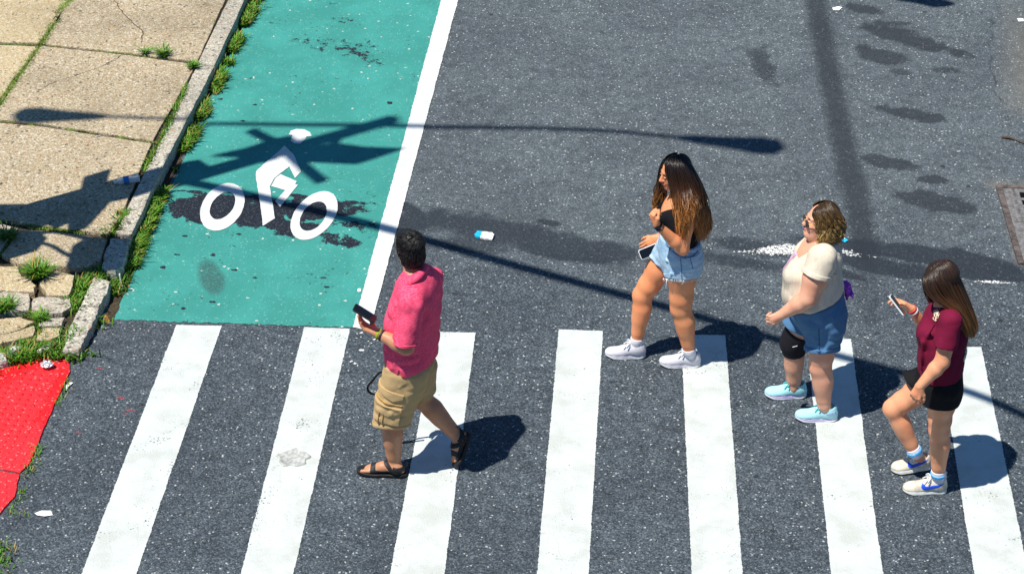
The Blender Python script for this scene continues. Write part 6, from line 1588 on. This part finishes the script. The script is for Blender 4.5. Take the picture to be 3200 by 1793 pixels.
# ------------------------------------------------------------------ the woman in the maroon shirt
def make_maroon_woman():
    C = Survey(2700, 780, 1.804, 11.22); m = C.mpp(); yaw = R_(2)
    SK = m_skin('light_tanned_skin', (.78, .37, .205)); MAR = m_cloth('maroon_jersey', (.185, .006, .036), (.155, .005, .03), 380., .85); CREAM = m_plain('cream_print', (.80, .72, .50), .7, .2, .05)
    fwd = np.array((-math.cos(yaw), math.sin(yaw), 0)); left = np.array((-math.sin(yaw), -math.cos(yaw), 0))
    hd = C(440, 175, 0); h = Frame(hd, (-.80, .42, -.42), (-.2, .1, 1)); nb = C(462, 320, 0)
    sL = C(490, 405, -.19); eL = C(440, 632, -.24); wL = C(316, 768, -.26)
    sR = C(445, 340, .17); eR = C(375, 480, .24); wR = C(268, 335, .18)
    st = stations(C, yaw, 1.38, [(395, 535, 298), (368, 558, 335), (345, 572, 375), (328, 580, 420), (316, 582, 460), (312, 581, 500), (306, 576, 550), (302, 568, 600), (299, 562, 650), (298, 560, 700), (302, 560, 750), (308, 556, 800)])
    hL = C(445, 760, -.095); kL = C(425, 1015, -.10); aL = C(420, 1262, -.095)
    hR = C(405, 730, .09); kR = C(163, 895, .09); aR = C(284, 1135, .055)
    tL, heL = C.g(218, 1358), C.g(464, 1362); tR, heR = C.g(155, 1247), C.g(376, 1244)+(0, 0, .028)
    B = Field(); B.loft(shrink(st, .90), yaw, .03, 2.2); add_head(B, h, nb, .96, .048, .98, .8); B.cap(sL, sR, .05, .05, .05)
    add_arm(B, sL, eL, wL, (.056, .052, .045, .045, .030)); add_arm(B, sR, eR, wR, (.056, .050, .044, .043, .028))
    add_hand(B, wL, (-.28, -.05, -.95), (.55, .80, -.1), 1, ((.45, .6, .4), (.55, .7, .4), (.6, .8, .5), (.7, .8, .5)), (.25, .35), .93)
    add_hand(B, wR, (-.80, .05, .58), (-.45, -.30, -.80), -1, ((.3, .5, .4), (.35, .5, .4), (.4, .55, .5), (.45, .6, .5)), (.45, .6), .93)
    add_leg(B, hL, kL, aL, (.104, .088, .057, .057, .039), (.95, -.1, 0)); add_leg(B, hR, kR, aR, (.104, .086, .056, .056, .038), (.8, -.1, -.5))
    for a, t, he in ((aL, tL, heL), (aR, tR, heR)):
        f, L = footframe(he, t); B.chain([a, f(.060, 0, .07), f(.13, 0, .058), f(.17, 0, .05)], [.040, .030, .016, .012], .02)
    lo, hi = B.bounds(); o = build('person', B.eval, lo, hi, .0044, SK, None, C.g(330, 1310))
    tag(o, 'woman in a maroon t-shirt and black shorts looking down at a phone', 'person')
    face_parts(o, h, .96)
    # t-shirt
    T = Field(); T.loft(st, yaw, .03, 2.2); T.cap(C(352, 470, -.07), C(352, 470, .07), .060, .060, .06); T.cap(sL, sR, .062, .062, .05)
    T.cap(nb-(0, 0, .05), sL+(0, 0, .01), .05, .055, .05); T.cap(nb-(0, 0, .05), sR+(0, 0, .01), .05, .055, .05)
    SL = Field().cap(sL, C(455, 545, -.225), .066, .078, .035).cap(sR, sR+(eR-sR)*.5, .062, .068, .035)
    for a, b, r in [((330, 520, -.13), (320, 680, -.1), .008), ((520, 560, -.12), (540, 720, -.02), .010), ((400, 420, -.19), (340, 520, -.12), .008), ((480, 700, -.16), (400, 745, -.16), .008), ((540, 700, -.04), (420, 700, -.17), .008)]: T.cap(C(*a), C(*b), r, r*.6, .03)
    hs = C(456, 543, -.22); hsn = unit(np.array((-.16, -.12, -1.))); armf = Field(); add_arm(armf, sL, eL, wL, (.056, .052, .045, .045, .030)); add_arm(armf, sR, eR, wR, (.056, .050, .044, .043, .028)); upf_ = upper_arms((sL, eL, (.056, .052, .045)), (sR, eR, (.056, .050, .044)))
    hp = C(430, 762, -.17); hn = unit(np.array((.16, .06, -1.)))
    hsR = sR+(eR-sR)*.48; hsRn = unit(eR-sR)
    def tee(G):
        D = smax(T.eval(G), lin(G, hp, hn), .006)
        yl = lin(G, nb, left)
        E = smax(smin(SL.eval(G), upf_.eval(G)-.012, .02), np.where(yl > 0, lin(G, hs, hsn), lin(G, hsR, hsRn)).astype(np.float32), .006)
        E = smax(E, -(smax(armf.eval(G)-.006, np.where(yl > 0, -lin(G, hs-hsn*.025, hsn), -lin(G, hsR-hsRn*.025, hsRn)).astype(np.float32), .01)), .006)
        D = wrinkle(G, smin(D, E, .016), .008, (9, 9, 11), 21., True)
        return smax(D, -(Field().cap(nb-(0, 0, .02), nb+(0, 0, .2), .058, .075).eval(G)), .008)
    lo = np.minimum(T.bounds(.03)[0], SL.bounds(.03)[0]); hi = np.maximum(T.bounds(.03)[1], SL.bounds(.03)[1]); build('t_shirt', tee, lo, hi, .0046, MAR, o)
    # small chest print and larger back print
    gly = {'A': [((0, 0), (.5, 1)), ((1, 0), (.5, 1)), ((.2, .38), (1.25, .38))], 'G': [((1, .85), (.5, 1)), ((.5, 1), (0, .7)), ((0, .7), (0, .2)), ((0, .2), (.5, 0)), ((.5, 0), (1, .15)), ((1, .15), (1, .5)), ((1, .5), (.6, .5))], 'M': [((0, 0), (0, 1)), ((0, 1), (.5, .45)), ((.5, .45), (1, 1)), ((1, 1), (1, 0))], 'H': [((0, 0), (0, 1)), ((1, 0), (1, 1)), ((0, .5), (1, .5))], 'Z': [((0, 1), (1, 1)), ((1, 1), (0, 0)), ((0, 0), (1, 0))], 'S': [((1, .9), (.4, 1)), ((.4, 1), (0, .75)), ((0, .75), (1, .3)), ((1, .3), (.6, 0)), ((.6, 0), (0, .1))]}
    def text_patch(nm, rows, c, du, dv, nrm, hgt, wid, gap, r, t):
        segs = []
        for ri, row in enumerate(rows):
            w_ = len(row)*(wid+gap)-gap
            for i, ch in enumerate(row):
                for a, b in gly[ch]: segs.append(((-w_/2+i*(wid+gap)+a[0]*wid, -ri*(hgt+gap)+a[1]*hgt), (-w_/2+i*(wid+gap)+b[0]*wid, -ri*(hgt+gap)+b[1]*hgt)))
        def reg(G):
            u, v = lin(G, c, du), lin(G, c, dv); d = 1e9
            for a, b in segs: d = np.minimum(d, segd(u, v, a, b, r))
            return np.maximum(d, -(lin(G, c, nrm)+.08))
        R = len(rows)*(hgt+gap)+.03; patch(nm, tee, reg, t, c-R-.02, c+R+.02, .0019, CREAM, o)
    cc = C(388, 372, -.13); n1 = unit(fwd*.55+left*.83); du = unit(np.cross((0, 0, 1), n1)); du = du if du[0] < 0 else du
    du = unit(np.cross((0, 0, 1.), n1)); text_patch('chest_print', ['A', 'GMH', 'ZS'], cc+(0, 0, .012), du, np.array((0, 0, 1.)), n1, .023, .013, .0065, .0024, .003)
    cb = C(545, 590, -.06); n2_ = unit(-fwd*.8+left*.6); du = unit(np.cross((0, 0, 1.), n2_)); text_patch('back_print', ['SA', 'GSH'], cb+(0, 0, .05), du, np.array((0, 0, 1.)), n2_, .040, .030, .012, .005, .003)
    # shorts
    P = Field(); P.loft(stations(C, yaw, 1.25, [(312, 550, 600), (308, 552, 650), (305, 555, 690), (302, 562, 740), (312, 560, 790), (335, 545, 830)]), yaw, .05)
    P.cap(C(445, 780, -.10), C(418, 890, -.10), .106, .104, .05); P.cap(C(385, 745, .085), C(262, 755, .09), .104, .092, .05)
    legs = Field(); add_leg(legs, hL, kL, aL, (.104, .088, .057, .057, .039), (.95, -.1, 0)); legs2 = Field(); add_leg(legs2, hR, kR, aR, (.104, .086, .056, .056, .038), (.8, -.1, -.5))
    h1 = C(418, 908, -.2); h1n = unit(np.array((-.02, -.26, -1.))); d2 = unit(kR-hR+np.array((0, 0, -.05))); h2 = C(247, 758, .02)
    def shorts(G):
        D = wrinkle(G, smin(P.eval(G), np.minimum(legs.eval(G), legs2.eval(G))-.010, .02), .005, (13, 13, 14), 15., True); D = smax(D, G.Z-C(430, 625, 0)[2], .006)
        D = smax(D, lin(G, h1, h1n), .006); D = smax(D, np.minimum(lin(G, h2, d2), lin(G, C(400, 760, .0), (-.3, 1, 0))), .01)
        D = smax(D, -(smax(legs.eval(G)-.004, lin(G, h1-h1n*.025, -h1n), .01)), .006)
        return smax(D, -(smax(legs2.eval(G)-.004, lin(G, h2-d2*.025, -d2), .01)), .006)
    lo, hi = P.bounds(.03); build('shorts', shorts, lo, hi, .0046, BLACKC, o)
    # wrist things
    wd = unit(wR-eR); patch('watch_band', B, lambda G: slab(G, wR-wd*.022, wd, .008), .005, wR-.08, wR+.08, .0028, SILVER, o); patch('bracelet', B, lambda G: slab(G, wR-wd*.002, wd, .008), .0045, wR-.08, wR+.08, .0028, m_plain('red_bracelet', (.60, .05, .03), .5, .3, .1), o)
    # shoes
    UP = m_plain('scuffed_cream_leather', (.66, .58, .46), .6, .35, .22, 22., .2); MK = m_plain('blue_mark', (.015, .08, .62), .5, .4, .05)
    mats = dict(upper=UP, sole=m_plain('cream_rubber_sole', (.74, .74, .68), .6, .3, .06, 40.), lace=LACE, mark=MK); SOCK = m_cloth('white_sock_blue', (.72, .76, .86), None, 300.); SB = m_plain('sock_blue_pattern', (.10, .42, .85), .9, .1, .25, 90.)
    SW = [(.015, .094), (.060, .068), (.100, .049), (.135, .041), (.158, .044), (.172, .057), (.171, .072), (.162, .083), (.152, .073), (.141, .066), (.120, .068), (.070, .082)]
    for a, t, he, kk in ((aL, tL, heL, kL), (aR, tR, heR, kR)):
        shoe(o, he, t, None, mats, 'court', 1.02, swoosh=SW); kd = unit(kk-a)
        sock(o, a, kd, .05, -.06, .03, SOCK, fld=B); sock(o, a, kd, .05, -.012, .010, SB, 'sock_pattern', lambda G: smax(B.eval(G)-.004, -(np.sin(G.X*90+1)*.5+np.sin(G.Z*120+G.X*50)*.5+.25).astype(np.float32)*.02, .002))
    # hair: long and straight with a clear part
    GL = [np.array([C(*q) for q in L]) for L in [
        [(348, 148, -.025), (342, 195, -.07), (378, 262, -.10), (450, 312, -.125), (525, 375, -.14), (572, 445, -.13), (592, 495, -.12)], [(385, 118, -.03), (392, 190, -.095), (432, 262, -.11), (505, 325, -.125), (560, 400, -.12), (594, 490, -.10)],
        [(425, 94, -.025), (450, 172, -.09), (495, 260, -.10), (552, 345, -.10), (594, 435, -.075), (604, 500, -.06)], [(455, 80, .0), (500, 150, -.04), (540, 240, -.05), (582, 340, -.05), (610, 430, -.03), (610, 490, -.02)],
        [(462, 78, .03), (520, 150, .03), (560, 240, .03), (600, 350, .03), (620, 430, .03), (612, 480, .03)], [(450, 80, .05), (490, 135, .085), (535, 240, .10), (578, 350, .11), (606, 430, .10)]]]
    far = [np.array([C(*q) for q in L]) for L in [[(352, 146, -.018), (338, 165, .055), (350, 240, .11), (390, 310, .13), (420, 360, .14)], [(400, 108, -.02), (370, 128, .075), (375, 210, .12), (400, 290, .14), (425, 350, .15)], [(440, 86, -.015), (425, 105, .09), (425, 200, .125), (440, 290, .14), (460, 350, .15)]]]
    HM = m_hair('long_chestnut_hair', (.030, .014, .007), (.078, .032, .012), (.29, .125, .032), .32, .5); ng = len(GL); GL = GL+far
    S1 = hair_mesh('s', GL, 3200, .0024, HM, o, 25, .008, (.004, 1.4, .5), 26, [list(range(ng)), [ng, ng+1, ng+2]], .14, (h, (-.016, 0, .042), (.100, .083, .090)))
    F = Field(); F.ell(h(-.016, 0, .040), (.090, .073, .079), h.R, .02)
    for a, b in zip(GL[:ng-1], GL[1:ng]):
        for w_ in (0, .5): F.chain(inward((resample(a, 11)*(1-w_)+resample(b, 11)*w_)[:10], hd), list(np.linspace(.010, .006, 10)), .02)
    for q in GL[ng:]: F.chain(inward(resample(q, 8)[:7], hd, .008), [.009]*7, .02)
    def clip(G, D):
        D = smax(D, -(Field().ell(h(.08, -.01, -.03), (.055, .060, .085), h.R).eval(G)), .01); return wrinkle(G, D, .003, (40, 40, 10), 8.)
    zt = hd[2]; hair_obj('hair', S1, F, .0044, HM, o, lambda V: np.clip((zt+.06-V[:, 2])/.62, 0, 1), clip)
    phone('phone', C(188, 312, .10), (.60, -.43, -.67), (.32, .91, -.284), .152, .074, .010, GLASS_BLK, SILVER, 'black phone with silver edges raised in front of the woman in maroon')
    return o
make_maroon_woman()
# ================================================================== LIGHT, SKY, CAMERA
w = bpy.data.worlds.new('World'); scene.world = w; w.use_nodes = True
bg = w.node_tree.nodes['Background']; sk = w.node_tree.nodes.new('ShaderNodeTexSky'); sk.sky_type = 'NISHITA'; sk.sun_disc = False
elev = math.atan2(1, math.hypot(SUN[0], SUN[1])); az = math.atan2(SUN[0], SUN[1])
sk.sun_elevation = elev; sk.sun_rotation = az; sk.air_density = 1.0; sk.dust_density = .4; sk.ozone_density = 6.0
tn = w.node_tree.nodes.new('ShaderNodeMix'); tn.data_type = 'RGBA'; tn.blend_type = 'MULTIPLY'; tn.inputs[0].default_value = 1.; tn.inputs[7].default_value = (.68, 1.04, 1.24, 1)
w.node_tree.links.new(sk.outputs[0], tn.inputs[6]); w.node_tree.links.new(tn.outputs[2], bg.inputs[0]); bg.inputs[1].default_value = .058
sl = bpy.data.lights.new('sun', 'SUN'); sl.energy = 5.0; sl.angle = R_(.55); sl.color = (1, .965, .89)
so_ = bpy.data.objects.new('sun', sl); link(so_)
so_.rotation_euler = Vector(SUN).to_track_quat('Z', 'Y').to_euler(); so_.location = (-4, -3, 12)
cam = bpy.data.cameras.new('camera'); co = bpy.data.objects.new('camera', cam); link(co)
cam.sensor_width = 36; cam.lens = 36*FPX/3200; cam.clip_end = 600; cam.clip_start = .1
co.location = (0, 0, CAM_H); co.rotation_euler = (math.pi/2-PITCH, 0, 0); scene.camera = co
scene.render.engine = 'CYCLES'
scene.view_settings.view_transform = 'Standard'; scene.view_settings.look = 'None'; scene.view_settings.exposure = 0.28; scene.view_settings.gamma = 1
scene.cycles.max_bounces = 6
